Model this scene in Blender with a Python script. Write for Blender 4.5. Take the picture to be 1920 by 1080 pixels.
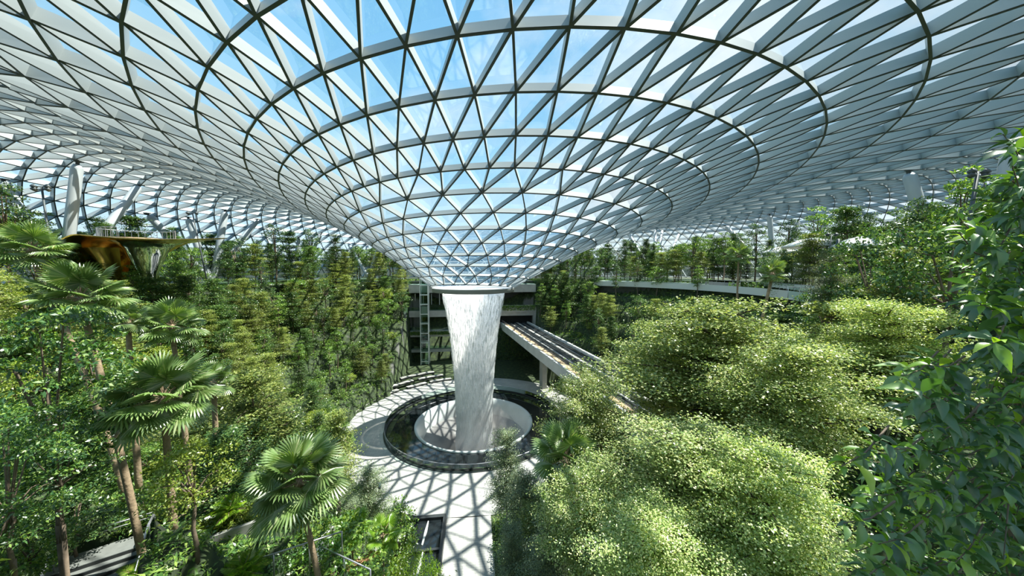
import bpy, math, random
import numpy as np
from mathutils import Vector, Matrix
from mathutils.bvhtree import BVHTree
from math import pi, sin, cos, radians as RAD

for o in list(bpy.data.objects): bpy.data.objects.remove(o)
scene = bpy.context.scene
COL = scene.collection
rng = np.random.default_rng(7)
random.seed(7)

# ------------------------------------------------------------------ camera, sky, sun, exposure
F_PX = 615.0
YAW, PITCH = RAD(6.68), RAD(-3.26)
EYE = Vector((0, -64, 30))
cam_d = bpy.data.cameras.new('camera'); cam = bpy.data.objects.new('camera', cam_d); COL.objects.link(cam)
cam_d.sensor_width = 36; cam_d.lens = F_PX / 1920 * 36; cam_d.clip_start = .05; cam_d.clip_end = 2000
cam.location = EYE; cam.rotation_euler = (pi/2 + PITCH, 0, -YAW)
scene.camera = cam
FWD = Vector((sin(YAW)*cos(PITCH), cos(YAW)*cos(PITCH), sin(PITCH)))
RGT = Vector((cos(YAW), -sin(YAW), 0)); UPV = RGT.cross(FWD)

def ray(px, py): return (FWD + RGT*((px-960)/F_PX) + UPV*((540-py)/F_PX))
def at(px, py, depth): return EYE + ray(px, py)*depth
def at_z(px, py, z):
    r = ray(px, py); return EYE + r*((z-EYE.z)/r.z)
def pix(p):
    d = Vector(p)-EYE; z = d.dot(FWD)
    if z < .1: return None
    return 960+F_PX*d.dot(RGT)/z, 540-F_PX*d.dot(UPV)/z, z

scene.view_settings.view_transform = 'Standard'; scene.view_settings.look = 'None'
scene.view_settings.gamma = 1; scene.view_settings.use_curve_mapping = False
scene.view_settings.exposure = 0.42

world = bpy.data.worlds.new('sky'); scene.world = world; world.use_nodes = True
nt = world.node_tree; nt.nodes.clear()
def N(nt, t, **kw):
    n = nt.nodes.new(t)
    for k, v in kw.items():
        if k in n.inputs: n.inputs[k].default_value = v
        else: setattr(n, k, v)
    return n
def ramp(nt, fac, stops):
    n = nt.nodes.new('ShaderNodeValToRGB'); e = n.color_ramp.elements
    while len(e) < len(stops): e.new(.5)
    for i, (p, c) in enumerate(stops):
        e[i].position = p; e[i].color = (*c, 1) if len(c) == 3 else c
    nt.links.new(fac, n.inputs[0]); return n
tc = N(nt, 'ShaderNodeTexCoord'); sep = N(nt, 'ShaderNodeSeparateXYZ'); nt.links.new(tc.outputs['Generated'], sep.inputs[0])
grad = ramp(nt, sep.outputs['Z'], [(0, (.10, .13, .12)), (.015, (.12, .16, .15)), (.03, (.70, .82, .86)), (.2, (.38, .67, .86)), (.5, (.22, .50, .77)), (1, (.12, .36, .66))])
mp = N(nt, 'ShaderNodeMapping'); mp.inputs['Scale'].default_value = (1.2, 1.2, 2.2); nt.links.new(tc.outputs['Generated'], mp.inputs[0])
nz = N(nt, 'ShaderNodeTexNoise', Scale=1.6, Detail=6.0, Roughness=.55); nt.links.new(mp.outputs[0], nz.inputs['Vector'])
# more cloud towards the east
ma = N(nt, 'ShaderNodeMath', operation='MULTIPLY_ADD'); nt.links.new(sep.outputs['X'], ma.inputs[0]); ma.inputs[1].default_value = .30; nt.links.new(nz.outputs['Fac'], ma.inputs[2])
cl = ramp(nt, ma.outputs[0], [(.50, (0, 0, 0)), (.74, (1, 1, 1))])
hz = ramp(nt, sep.outputs['Z'], [(.0, (0, 0, 0)), (.05, (1, 1, 1))]); mz = N(nt, 'ShaderNodeMath', operation='MULTIPLY'); nt.links.new(cl.outputs[0], mz.inputs[0]); nt.links.new(hz.outputs[0], mz.inputs[1])
mx = N(nt, 'ShaderNodeMixRGB'); nt.links.new(mz.outputs[0], mx.inputs[0]); nt.links.new(grad.outputs[0], mx.inputs[1]); mx.inputs[2].default_value = (.78, .84, .88, 1)
bg = N(nt, 'ShaderNodeBackground', Strength=1.05); nt.links.new(mx.outputs[0], bg.inputs[0])
wo = N(nt, 'ShaderNodeOutputWorld'); nt.links.new(bg.outputs[0], wo.inputs[0])

sun_d = bpy.data.lights.new('sun', 'SUN'); sun = bpy.data.objects.new('sun', sun_d); COL.objects.link(sun)
sun_d.energy = 9.5; sun_d.angle = RAD(.6); sun_d.color = (1, .95, .84)
TO_SUN = Vector((.48, .10, .85)).normalized()
sun.rotation_euler = TO_SUN.to_track_quat('Z', 'Y').to_euler(); sun.location = (-60, -60, 120)

# ------------------------------------------------------------------ materials
MATS = {}
def newmat(name):
    m = bpy.data.materials.new(name); m.use_nodes = True; m.node_tree.nodes.clear(); MATS[name] = m; return m, m.node_tree
def plain(name, col, rough=.6, metal=0., noise=0., scale=3., bump=0., spec=.5):
    m, nt = newmat(name)
    b = N(nt, 'ShaderNodeBsdfPrincipled'); b.inputs['Base Color'].default_value = (*col, 1)
    b.inputs['Roughness'].default_value = rough; b.inputs['Metallic'].default_value = metal
    b.inputs['Specular IOR Level'].default_value = spec
    o = N(nt, 'ShaderNodeOutputMaterial'); nt.links.new(b.outputs[0], o.inputs[0])
    if noise or bump:
        t = N(nt, 'ShaderNodeTexCoord'); z = N(nt, 'ShaderNodeTexNoise', Scale=scale, Detail=5.0); nt.links.new(t.outputs['Object'], z.inputs['Vector'])
        if noise:
            r = ramp(nt, z.outputs['Fac'], [(.25, tuple(max(0, c*(1-noise)) for c in col)), (.75, tuple(min(1, c*(1+noise)) for c in col))])
            nt.links.new(r.outputs[0], b.inputs['Base Color'])
        if bump:
            bp = N(nt, 'ShaderNodeBump', Strength=bump, Distance=.1); nt.links.new(z.outputs['Fac'], bp.inputs['Height']); nt.links.new(bp.outputs[0], b.inputs['Normal'])
    return m
def leafmat(name, c1, c2, c3, trans=.38, gloss=.05, rough=.35):
    m, nt = newmat(name)
    g = N(nt, 'ShaderNodeNewGeometry'); oi = N(nt, 'ShaderNodeObjectInfo')
    r = ramp(nt, g.outputs['Random Per Island'], [(0, c1), (.55, c2), (1, c3)])
    hs = N(nt, 'ShaderNodeHueSaturation'); nt.links.new(r.outputs[0], hs.inputs['Color'])
    mr = N(nt, 'ShaderNodeMapRange'); nt.links.new(oi.outputs['Random'], mr.inputs[0]); mr.inputs[3].default_value = .75; mr.inputs[4].default_value = 1.3
    nt.links.new(mr.outputs[0], hs.inputs['Value'])
    d = N(nt, 'ShaderNodeBsdfDiffuse'); t = N(nt, 'ShaderNodeBsdfTranslucent'); nt.links.new(hs.outputs[0], d.inputs[0])
    tcx = N(nt, 'ShaderNodeMixRGB', blend_type='MULTIPLY'); tcx.inputs[0].default_value = 1; nt.links.new(hs.outputs[0], tcx.inputs[1]); tcx.inputs[2].default_value = (1.25, 1.25, .5, 1)
    nt.links.new(tcx.outputs[0], t.inputs[0])
    a = N(nt, 'ShaderNodeMixShader'); a.inputs[0].default_value = trans; nt.links.new(d.outputs[0], a.inputs[1]); nt.links.new(t.outputs[0], a.inputs[2])
    gl = N(nt, 'ShaderNodeBsdfGlossy'); gl.inputs['Roughness'].default_value = rough
    b = N(nt, 'ShaderNodeMixShader'); b.inputs[0].default_value = gloss; nt.links.new(a.outputs[0], b.inputs[1]); nt.links.new(gl.outputs[0], b.inputs[2])
    o = N(nt, 'ShaderNodeOutputMaterial'); nt.links.new(b.outputs[0], o.inputs[0]); return m
def glass(name, tint, refl=1.45, rough=0., add=0.):
    m, nt = newmat(name)
    t = N(nt, 'ShaderNodeBsdfTransparent'); t.inputs[0].default_value = (*tint, 1)
    g = N(nt, 'ShaderNodeBsdfGlossy'); g.inputs['Roughness'].default_value = rough; g.inputs[0].default_value = (.9, .95, 1, 1)
    fr = N(nt, 'ShaderNodeFresnel'); fr.inputs['IOR'].default_value = refl
    s = N(nt, 'ShaderNodeMixShader'); nt.links.new(fr.outputs[0], s.inputs[0]); nt.links.new(t.outputs[0], s.inputs[1]); nt.links.new(g.outputs[0], s.inputs[2])
    o = N(nt, 'ShaderNodeOutputMaterial'); nt.links.new(s.outputs[0], o.inputs[0]); return m

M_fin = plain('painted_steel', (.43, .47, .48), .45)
M_soffit_shade_steel = plain('soffit_shade_and_dark_steel', (.07, .085, .09), .5)  # backlit shade of roof fin undersides painted in; also dark steel of masts
def roofglass():
    m, nt = newmat('roof_glass')
    t = N(nt, 'ShaderNodeBsdfTransparent'); t.inputs[0].default_value = (.90, .96, .98, 1)
    g = N(nt, 'ShaderNodeBsdfGlossy'); g.inputs['Roughness'].default_value = .02; g.inputs[0].default_value = (.9, .95, 1, 1)
    lw = N(nt, 'ShaderNodeLayerWeight'); lw.inputs['Blend'].default_value = .5
    pw = N(nt, 'ShaderNodeMath', operation='POWER'); nt.links.new(lw.outputs['Facing'], pw.inputs[0]); pw.inputs[1].default_value = 2.6
    mr = N(nt, 'ShaderNodeMapRange'); nt.links.new(pw.outputs[0], mr.inputs[0]); mr.inputs[3].default_value = .08; mr.inputs[4].default_value = 1.
    s = N(nt, 'ShaderNodeMixShader'); nt.links.new(mr.outputs[0], s.inputs[0]); nt.links.new(t.outputs[0], s.inputs[1]); nt.links.new(g.outputs[0], s.inputs[2])
    o = N(nt, 'ShaderNodeOutputMaterial'); nt.links.new(s.outputs[0], o.inputs[0]); return m
M_glass = roofglass()
M_col = plain('column_steel', (.42, .46, .48), .5, .15)

# ------------------------------------------------------------------ mesh helpers
def mesh_np(name, verts, faces, mats, mat_idx=None, smooth=False):
    verts = np.asarray(verts, dtype=np.float32).reshape(-1, 3)
    faces = np.asarray(faces, dtype=np.int32)
    me = bpy.data.meshes.new(name)
    n, k = faces.shape
    me.vertices.add(len(verts)); me.vertices.foreach_set('co', verts.ravel())
    me.loops.add(n*k); me.loops.foreach_set('vertex_index', faces.ravel())
    me.polygons.add(n); me.polygons.foreach_set('loop_start', np.arange(0, n*k, k, dtype=np.int32))
    if mat_idx is not None: me.polygons.foreach_set('material_index', np.asarray(mat_idx, dtype=np.int32))
    if smooth: me.polygons.foreach_set('use_smooth', np.ones(n, dtype=bool))
    for m in (mats if isinstance(mats, (list, tuple)) else [mats]): me.materials.append(m)
    me.update(calc_edges=True); me.validate()
    return me
class MB:
    """collects shapes into one mesh"""
    def __init__(s): s.v = []; s.f = []; s.m = []
    def add(s, verts, faces, mi=0):
        b = len(s.v); s.v += [tuple(v) for v in verts]; s.f += [tuple(b+i for i in f) for f in faces]; s.m += [mi]*len(faces)
    def box(s, c, size, rot=None, mi=0):
        x, y, z = (size[0]/2, size[1]/2, size[2]/2); c = Vector(c)
        vs = [Vector((i*x, j*y, k*z)) for i in (-1, 1) for j in (-1, 1) for k in (-1, 1)]
        if rot is not None:
            R = rot if isinstance(rot, Matrix) else Matrix.Rotation(rot, 3, 'Z'); vs = [R @ v for v in vs]
        s.add([c+v for v in vs], [(0, 1, 3, 2), (4, 6, 7, 5), (0, 4, 5, 1), (2, 3, 7, 6), (0, 2, 6, 4), (1, 5, 7, 3)], mi)
    def bar(s, a, b, w, h, mi=0, up=(0, 0, 1)):
        a = Vector(a); b = Vector(b); d = (b-a); L = d.length
        if L < 1e-5: return
        d.normalize(); sd = d.cross(Vector(up))
        if sd.length < 1e-3: sd = d.cross(Vector((1, 0, 0)))
        sd.normalize(); u = sd.cross(d)
        s.box((a+b)/2, (L, w, h), Matrix((d, sd, u)).transposed(), mi)
    def tube(s, pts, rad, seg=8, mi=0, cap=True):
        pts = [Vector(p) for p in pts]; n = len(pts)
        rad = list(rad) if hasattr(rad, '__len__') else [rad]*n
        vs = []; prev = None
        for i, p in enumerate(pts):
            t = (pts[min(i+1, n-1)]-pts[max(i-1, 0)]).normalized()
            if prev is None:
                u = t.orthogonal().normalized()
            else:
                u = (prev - t*prev.dot(t)).normalized()
            prev = u; w = t.cross(u)
            for j in range(seg):
                a = 2*pi*j/seg; vs.append(p+(u*cos(a)+w*sin(a))*rad[i])
        fs = [(i*seg+j, i*seg+(j+1) % seg, (i+1)*seg+(j+1) % seg, (i+1)*seg+j) for i in range(n-1) for j in range(seg)]
        if cap: fs += [tuple(range(seg-1, -1, -1)), tuple((n-1)*seg+j for j in range(seg))]
        s.add(vs, fs, mi)
    def lathe(s, prof, seg=64, mi=0, c=(0, 0, 0), a0=0., a1=2*pi):
        full = abs(a1-a0-2*pi) < 1e-6; m = seg if full else seg+1
        vs = [(c[0]+r*cos(a0+(a1-a0)*j/seg), c[1]+r*sin(a0+(a1-a0)*j/seg), c[2]+z) for r, z in prof for j in range(m)]
        fs = [(i*m+j, i*m+(j+1) % m, (i+1)*m+(j+1) % m, (i+1)*m+j) for i in range(len(prof)-1) for j in range(seg)]
        s.add(vs, fs, mi)
    def prism(s, poly, z0, z1, mi=0):
        n = len(poly)
        vs = [(x, y, z0) for x, y in poly]+[(x, y, z1) for x, y in poly]
        s.add(vs, [tuple(range(n-1, -1, -1)), tuple(range(n, 2*n))]+[(i, (i+1) % n, n+(i+1) % n, n+i) for i in range(n)], mi)
    def mesh(s, name, mats, smooth=False):
        me = bpy.data.meshes.new(name); me.from_pydata(s.v, [], s.f)
        for m in (mats if isinstance(mats, (list, tuple)) else [mats]): me.materials.append(m)
        me.polygons.foreach_set('material_index', s.m)
        if smooth: me.polygons.foreach_set('use_smooth', [True]*len(s.f))
        me.update(); return me
    def build(s, name, mats, parent=None, smooth=False, loc=None):
        return link(name, s.mesh(name, mats, smooth), parent, loc)
def link(name, data, parent=None, loc=None, rot=None, scale=None):
    o = bpy.data.objects.new(name, data); COL.objects.link(o)
    if parent: o.parent = parent
    if loc is not None: o.location = loc
    if rot is not None: o.rotation_euler = rot
    if scale is not None: o.scale = scale
    return o
def tag(o, label=None, cat=None, group=None, kind=None):
    if label: o['label'] = label
    if cat: o['category'] = cat
    if group: o['group'] = group
    if kind: o['kind'] = kind
    return o
def empty(name, loc, rz=0., label=None, cat=None, group=None, kind=None, scale=None):
    o = link(name, None, None, loc, (0, 0, rz), scale); o.empty_display_size = .3
    return tag(o, label, cat, group, kind)
def copy_tree(o, parent=None):
    c = o.copy(); COL.objects.link(c); c.parent = parent
    for ch in [x for x in o.children]: copy_tree(ch, c)
    return c

# ------------------------------------------------------------------ the glass roof (funnel shaped gridshell)
RP = np.array([[-0.2275, 5.8238, 1.0137, 4.3724], [-0.4405, 13.273, -32.9537, 15.9482], [7.7056, 34.0807, -16.1853, 18.2746],
               [7.7759, 31.7134, -9.9937, 15.0974], [-3.1645, 20.6808, -7.3022, 2.7991], [-0.1958, 0.3311, 2.106, -1.319], [-0.8883, 2.6236, -12.3191, 6.6188]])
def ring_param(k):
    t = k/12.; tt = np.array([1, t, t*t, t**3]); return RP @ tt
RINGS = [list(ring_param(k)) for k in range(16)]
outer = [(64.5, 17.7), (68.3, 18.4), (72, 18.8), (75.7, 18.9), (79.3, 18.6), (82.8, 17.9), (86.2, 16.8), (89.4, 15.2), (92.3, 13.1), (94.8, 10.5), (96.8, 7.5), (98.3, 4.2), (99.3, .6), (99.8, -3.2)]
for i, (a, z) in enumerate(outer):
    w = max(0, 1-(i+1)/11)
    RINGS.append([17.2+.4*min(1, i/5), -4.1, a, a+.8, z, .93*w, -3.93*w])
NR = len(RINGS)
def ring_n(k): return 24 if k < 3 else 36 if k < 8 else 72 if k < 16 else 144
def ring_pt(k, th):
    cx, cy, a, b, z, tx, ty = RINGS[k]
    return Vector((cx+a*cos(th), cy+b*sin(th), 30+z+tx*cos(th)+ty*sin(th)))
def ring_nrm(k, th):      # pointing down / inside
    k0, k1 = max(0, k-1), min(NR-1, k+1)
    m = ring_pt(k1, th)-ring_pt(k0, th); t = ring_pt(k, th+.01)-ring_pt(k, th-.01)
    n = m.cross(t).normalized()
    return n if n.z < 0 or k > NR-5 and n.dot(Vector((17, -4, 30))-ring_pt(k, th)) > 0 else -n
ring_ph = []; NODES = []
ph = 0.
for k in range(NR):
    n = ring_n(k)
    if k == 0: ph = .5*2*pi/n
    elif ring_n(k) == ring_n(k-1): ph = ring_ph[-1]+pi/n
    else: ph = ring_ph[-1]
    ring_ph.append(ph)
    NODES.append([(ring_pt(k, ph+2*pi*j/n-pi/2), ring_nrm(k, ph+2*pi*j/n-pi/2), ph+2*pi*j/n) for j in range(n)])
ceiling = empty('ceiling', (0, 0, 30), label='vast funnel shaped steel and glass gridshell roof over the indoor forest', cat='roof', kind='structure')
def fin(mb, A, B, w, d):
    (a, na, _), (b, nb, _) = A, B
    t = (b-a).normalized(); s = t.cross((na+nb).normalized()).normalized()*(w/2)
    vs = [a-s, a+s, b+s, b-s, a-s+na*d, a+s+na*d, b+s+nb*d, b-s+nb*d]
    off = ceiling.location; vs = [v-off for v in vs]
    mb.add(vs, [(1, 5, 6, 2), (0, 3, 7, 4), (0, 1, 2, 3)], 0)
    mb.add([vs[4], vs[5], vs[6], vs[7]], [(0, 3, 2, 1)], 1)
    # slightly wider bottom flange, same painted-in underside shade
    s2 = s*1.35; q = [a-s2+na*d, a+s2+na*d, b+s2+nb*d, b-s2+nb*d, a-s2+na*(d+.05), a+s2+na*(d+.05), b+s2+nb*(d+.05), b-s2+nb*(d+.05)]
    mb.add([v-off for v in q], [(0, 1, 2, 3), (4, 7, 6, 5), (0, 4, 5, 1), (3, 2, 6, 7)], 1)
gv, gf = [], []
def fd(k): return .42+.035*min(k, 10)+.08*max(0, min(k, 14)-10)-(.12 if k > 15 else 0)
def fw(k): return .08+.005*min(k, 12)-(.03 if k > 15 else 0)
for k in range(NR):
    mb = MB(); n = ring_n(k); R = NODES[k]
    for j in range(n): fin(mb, R[j], R[(j+1) % n], fw(k), fd(k))
    mb.build('ring_beam', [M_fin, M_soffit_shade_steel], ceiling)
base_idx = []
for k in range(NR):
    base_idx.append(len(gv)); gv += [tuple(p-ceiling.location) for p, _, _ in NODES[k]]
for k in range(NR-1):
    A, B = NODES[k], NODES[k+1]; na, nb = len(A), len(B); mb = MB(); i = j = 0
    # zipper between the two rings, by angle
    j0 = 0; off = ring_ph[k+1]; a0 = ring_ph[k]
    ang = lambda L, n, ph, q: ph+2*pi*q/n
    while ang(B, nb, off, j0) < a0-1e-6: j0 += 1
    j = j0-1 if ang(B, nb, off, j0)-a0 > 2*pi/nb*.49 else j0
    jstart = j; fin(mb, A[0], B[j % nb], fw(k), fd(k))
    while i < na or j < jstart+nb:
        ai, bj = ang(A, na, a0, i+1), ang(B, nb, off, j+1)
        if j >= jstart+nb or (i < na and ai <= bj+1e-6 and not (abs(ai-bj) < 1e-6 and False)):
            gf.append((base_idx[k]+i % na, base_idx[k+1]+j % nb, base_idx[k]+(i+1) % na)); i += 1
        else:
            gf.append((base_idx[k]+i % na, base_idx[k+1]+j % nb, base_idx[k+1]+(j+1) % nb)); j += 1
        if not (i == na and j == jstart+nb): fin(mb, A[i % na], B[j % nb], fw(k), fd(k))
    mb.build('diagonal_ribs', [M_fin, M_soffit_shade_steel], ceiling)
gm = mesh_np('glazing', gv, gf, M_glass)
link('glazing', gm, ceiling)
ROOF = BVHTree.FromPolygons([Vector(v)+ceiling.location for v in gv], gf)
mb = MB(); mb.lathe([(7.9, 0), (7.9, -.75), (6.15, -.95), (6.0, -.7), (7.3, 0), (7.9, 0)], 72)
mb.build('oculus_rim', plain('rim_steel', (.30, .32, .32), .5), ceiling, True, (0, 0, -3.5))

# ------------------------------------------------------------------ ground materials
M_stone = plain('grey_terrace_stone', (.23, .23, .22), .8, noise=.35, scale=.6, bump=.3)
M_dark = plain('dark_slate', (.035, .04, .042), .35, noise=.3, scale=1.)
M_conc = plain('pale_concrete', (.42, .41, .38), .8, noise=.2, scale=.5)
M_steel = plain('brushed_steel', (.50, .50, .54), .3, .7)
M_water = plain('dark_pool_water', (.012, .016, .018), .04, spec=.9)
M_balglass = glass('balustrade_glass', (.72, .86, .82), 1.5, 0)
M_white = plain('white_render', (.75, .75, .72), .6)
def paving():
    m, nt = newmat('plaza_paving'); t = N(nt, 'ShaderNodeTexCoord')
    b = N(nt, 'ShaderNodeTexBrick'); b.inputs['Scale'].default_value = 1.; b.inputs['Brick Width'].default_value = .9; b.inputs['Row Height'].default_value = .3
    b.inputs['Mortar Size'].default_value = .012; b.inputs['Color1'].default_value = (.56, .55, .51, 1); b.inputs['Color2'].default_value = (.43, .43, .41, 1); b.inputs['Mortar'].default_value = (.25, .25, .24, 1)
    nt.links.new(t.outputs['Object'], b.inputs['Vector'])
    z = N(nt, 'ShaderNodeTexNoise', Scale=.25, Detail=6.); nt.links.new(t.outputs['Object'], z.inputs['Vector'])
    r = ramp(nt, z.outputs['Fac'], [(.3, (.72, .73, .75)), (.7, (1, 1, 1))])
    mm = N(nt, 'ShaderNodeMixRGB', blend_type='MULTIPLY'); mm.inputs[0].default_value = 1; nt.links.new(b.outputs[0], mm.inputs[1]); nt.links.new(r.outputs[0], mm.inputs[2])
    p = N(nt, 'ShaderNodeBsdfPrincipled', Roughness=.5); nt.links.new(mm.outputs[0], p.inputs['Base Color'])
    o = N(nt, 'ShaderNodeOutputMaterial'); nt.links.new(p.outputs[0], o.inputs[0]); return m
M_pave = paving()
def soil():
    m, nt = newmat('planted_soil'); t = N(nt, 'ShaderNodeTexCoord'); z = N(nt, 'ShaderNodeTexNoise', Scale=1.3, Detail=8.); nt.links.new(t.outputs['Object'], z.inputs['Vector'])
    r = ramp(nt, z.outputs['Fac'], [(.3, (.012, .018, .008)), (.5, (.03, .05, .018)), (.7, (.07, .10, .03))])
    g = N(nt, 'ShaderNodeNewGeometry'); sp = N(nt, 'ShaderNodeSeparateXYZ'); nt.links.new(g.outputs['Normal'], sp.inputs[0])
    w = ramp(nt, sp.outputs['Z'], [(.35, (1, 1, 1)), (.5, (0, 0, 0))])
    mm = N(nt, 'ShaderNodeMixRGB'); nt.links.new(w.outputs[0], mm.inputs[0]); nt.links.new(r.outputs[0], mm.inputs[1]); mm.inputs[2].default_value = (.16, .16, .15, 1)
    p = N(nt, 'ShaderNodeBsdfPrincipled', Roughness=.9); nt.links.new(mm.outputs[0], p.inputs['Base Color'])
    o = N(nt, 'ShaderNodeOutputMaterial'); nt.links.new(p.outputs[0], o.inputs[0]); return m
M_soil = soil()

# ------------------------------------------------------------------ valley terrain: stepped planted slopes round the plaza
CX, CY, RPZ, TOPZ = 0., 0., 24.5, 26.
def r_edge(a):     # plan radius of the top of the bowl
    x, y = cos(a), sin(a)
    rx, ry = (60 if x < 0 else 62), (58 if y > 0 else (66 if x < 0 else 80))
    return 1/math.sqrt((x/rx)**2+(y/ry)**2)
ST0 = at(292, 992, 19); ST_T = Vector((.48, -.88, 0)).normalized(); ST_A = Vector((ST_T.y, -ST_T.x, 0))
if ST_A.x > 0: ST_A = -ST_A
def stair_zone(x, y):
    d = Vector((x-ST0.x, y-ST0.y, 0)); return -.6 < d.dot(ST_T) < 9 and -1.0 < d.dot(ST_A) < 4.0
def h_at(x, y):
    h = h_base(x, y)
    if stair_zone(x, y): h = min(h, ST0.z-.35-.48*max(0, Vector((x-ST0.x, y-ST0.y, 0)).dot(ST_T)-.5))
    return h
def h_base(x, y):
    r = math.hypot(x, y); a = math.atan2(y, x)
    u = (r-RPZ)/(r_edge(a)-RPZ)
    if -3.4 < x < 1.9 and -70 < y < -15: return 0.
    if -9.6 < x < -3 and -37 < y < -15: return 0.
    if abs(x) < 20.5 and 15 < y < 45: return 0.
    if u <= 0: return 0.
    if u >= 1: return TOPZ
    if y < -15 and r > 20:
        w = (-3.4-x)/9. if x < -3.4 else (x-1.9)/4.
        if y > -37 and x < -9: w = (-9.6-x)/7.
        w = min(1, max(0, w)); u *= w*w*(3-2*w)
    if u <= 0: return 0.
    n = 7; q = u*n; f = q-int(q); s = min(1, max(0, (f-.12)/.16)); s = s*s*(3-2*s)
    return TOPZ*(int(q)+.82*s+.18*f)/n
def make_terrain():
    xs = np.arange(-90, 122, .9); ys = np.arange(-110, 100, .9)
    vs = []; 
    for y in ys:
        for x in xs: vs.append((x, y, h_at(x, y)-.06))
    nx = len(xs); fs = []
    for j in range(len(ys)-1):
        for i in range(nx-1):
            x = xs[i]+.45; y = ys[j]+.45
            if math.hypot(x, y) < 15.5: continue
            fs.append((j*nx+i, j*nx+i+1, (j+1)*nx+i+1, (j+1)*nx+i))
    return mesh_np('ground', vs, fs, M_soil)
g = link('ground', make_terrain()); tag(g, 'stepped planted valley slopes with grey retaining walls', 'ground', kind='structure')

# plaza and path
mb = MB(); mb.lathe([(16.5, 0), (25.6, 0)], 96); mb.add([(-3.4, -25.35, 0), (1.9, -25.5, 0), (1.9, -62, 0), (-3.4, -62, 0)], [(0, 1, 2, 3)])
tag(mb.build('floor', M_pave, None, loc=(0, 0, .02)), 'pale stone paved plaza and path round the pool', 'floor', kind='structure')

# vortex basin
basin = empty('vortex_basin', (0, 0, 0), label='round dark pool with a pale acrylic funnel that swallows the indoor waterfall', cat='pool')
mb = MB(); mb.lathe([(16.5, .02), (16.9, .16), (16.9, .02)], 96); mb.lathe([(16.3, .3), (16.3, -1.2)], 96); mb.build('pool_kerb', M_dark, basin, True)
mb = MB(); mb.lathe([(11.35, -.12), (16.4, -.12)], 96); mb.build('water_surface', M_water, basin, True)
mb = MB(); mb.lathe([(16.75, .1), (16.75, 1.25)], 96); mb.build('glass_parapet', M_balglass, basin, True)
mb = MB(); mb.lathe([(16.70, 1.25), (16.80, 1.25), (16.80, 1.31), (16.70, 1.31), (16.70, 1.25)], 96); mb.build('handrail', M_steel, basin, True)
M_acryl = plain('frosted_acrylic', (.62, .66, .66), .25, noise=.08, scale=.3)
mb = MB(); mb.lathe([(11.5, -.2), (11.5, .12), (11.25, .16), (11.0, .0), (10.5, -1.0), (10.1, -2.3), (9.9, -3.0)], 96); mb.build('funnel_wall', M_acryl, basin, True)
mb = MB(); mb.lathe([(9.92, -3.0), (8.2, -3.6), (6.5, -4.4), (4.8, -5.8), (4, -8), (3.8, -14), (.01, -14)], 96); mb.build('funnel_throat', plain('wet_grey_throat', (.36, .35, .34), .3, noise=.3, scale=.4), basin, True)

# waterfall
def water_mat(name, lo, hi, sx, col=(.98, .99, 1.)):
    m, nt = newmat(name); t = N(nt, 'ShaderNodeTexCoord')
    mp = N(nt, 'ShaderNodeMapping'); mp.inputs['Scale'].default_value = (sx, sx, .5); nt.links.new(t.outputs['Object'], mp.inputs[0])
    z = N(nt, 'ShaderNodeTexNoise', Scale=1.6, Detail=7., Roughness=.7); nt.links.new(mp.outputs[0], z.inputs['Vector'])
    sp = N(nt, 'ShaderNodeSeparateXYZ'); nt.links.new(t.outputs['Object'], sp.inputs[0])
    # denser at the lip and again near the bottom
    mr = ramp(nt, N_maprange(nt, sp.outputs['Z'], -3, 27).outputs[0], [(0, (.16,)*3), (.45, (.08,)*3), (.72, (0,)*3), (.93, (.03,)*3), (.985, (.35,)*3)])
    ad = N(nt, 'ShaderNodeMath', operation='ADD'); nt.links.new(z.outputs['Fac'], ad.inputs[0]); nt.links.new(mr.outputs[0], ad.inputs[1])
    a = ramp(nt, ad.outputs[0], [(lo-.06, (.12,)*3), (hi-.05, (1, 1, 1))])
    d = N(nt, 'ShaderNodeBsdfDiffuse'); d.inputs[0].default_value = (*col, 1)
    tl = N(nt, 'ShaderNodeBsdfTranslucent'); tl.inputs[0].default_value = (*col, 1)
    ms = N(nt, 'ShaderNodeMixShader'); ms.inputs[0].default_value = .62; nt.links.new(d.outputs[0], ms.inputs[1]); nt.links.new(tl.outputs[0], ms.inputs[2])
    tr = N(nt, 'ShaderNodeBsdfTransparent'); s = N(nt, 'ShaderNodeMixShader')
    nt.links.new(a.outputs[0], s.inputs[0]); nt.links.new(tr.outputs[0], s.inputs[1]); nt.links.new(ms.outputs[0], s.inputs[2])
    o = N(nt, 'ShaderNodeOutputMaterial'); nt.links.new(s.outputs[0], o.inputs[0]); return m
def N_maprange(nt, sock, a, b):
    n = N(nt, 'ShaderNodeMapRange'); nt.links.new(sock, n.inputs[0]); n.inputs[1].default_value = a; n.inputs[2].default_value = b; return n
WPROF = [(26.1, 6.1), (25, 5.85), (22, 5.25), (18.5, 4.7), (15, 4.3), (11, 3.95), (8, 3.75), (5, 3.6), (2, 3.5), (-1, 3.4), (-4, 3.6), (-6, 3.8)]
def wr(z):
    for (z0, r0), (z1, r1) in zip(WPROF, WPROF[1:]):
        if z0 >= z >= z1: return r0+(r1-r0)*(z0-z)/(z0-z1)
    return WPROF[-1][1]
fall = empty('waterfall', (0, 0, 0), label='tall white ring shaped waterfall dropping from the roof oculus into the pool', cat='waterfall')
for q, (sc, mt) in enumerate([(1.0, water_mat('falling_water_sheet', .50, .62, 13.)), (.88, water_mat('falling_water_inner', .42, .56, 9.))]):
    mb = MB(); mb.lathe([(r*sc*(1 if z < 24 or q == 0 else .98), z) for z, r in WPROF], 160); mb.build('water_curtain', mt, fall, True)
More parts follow.
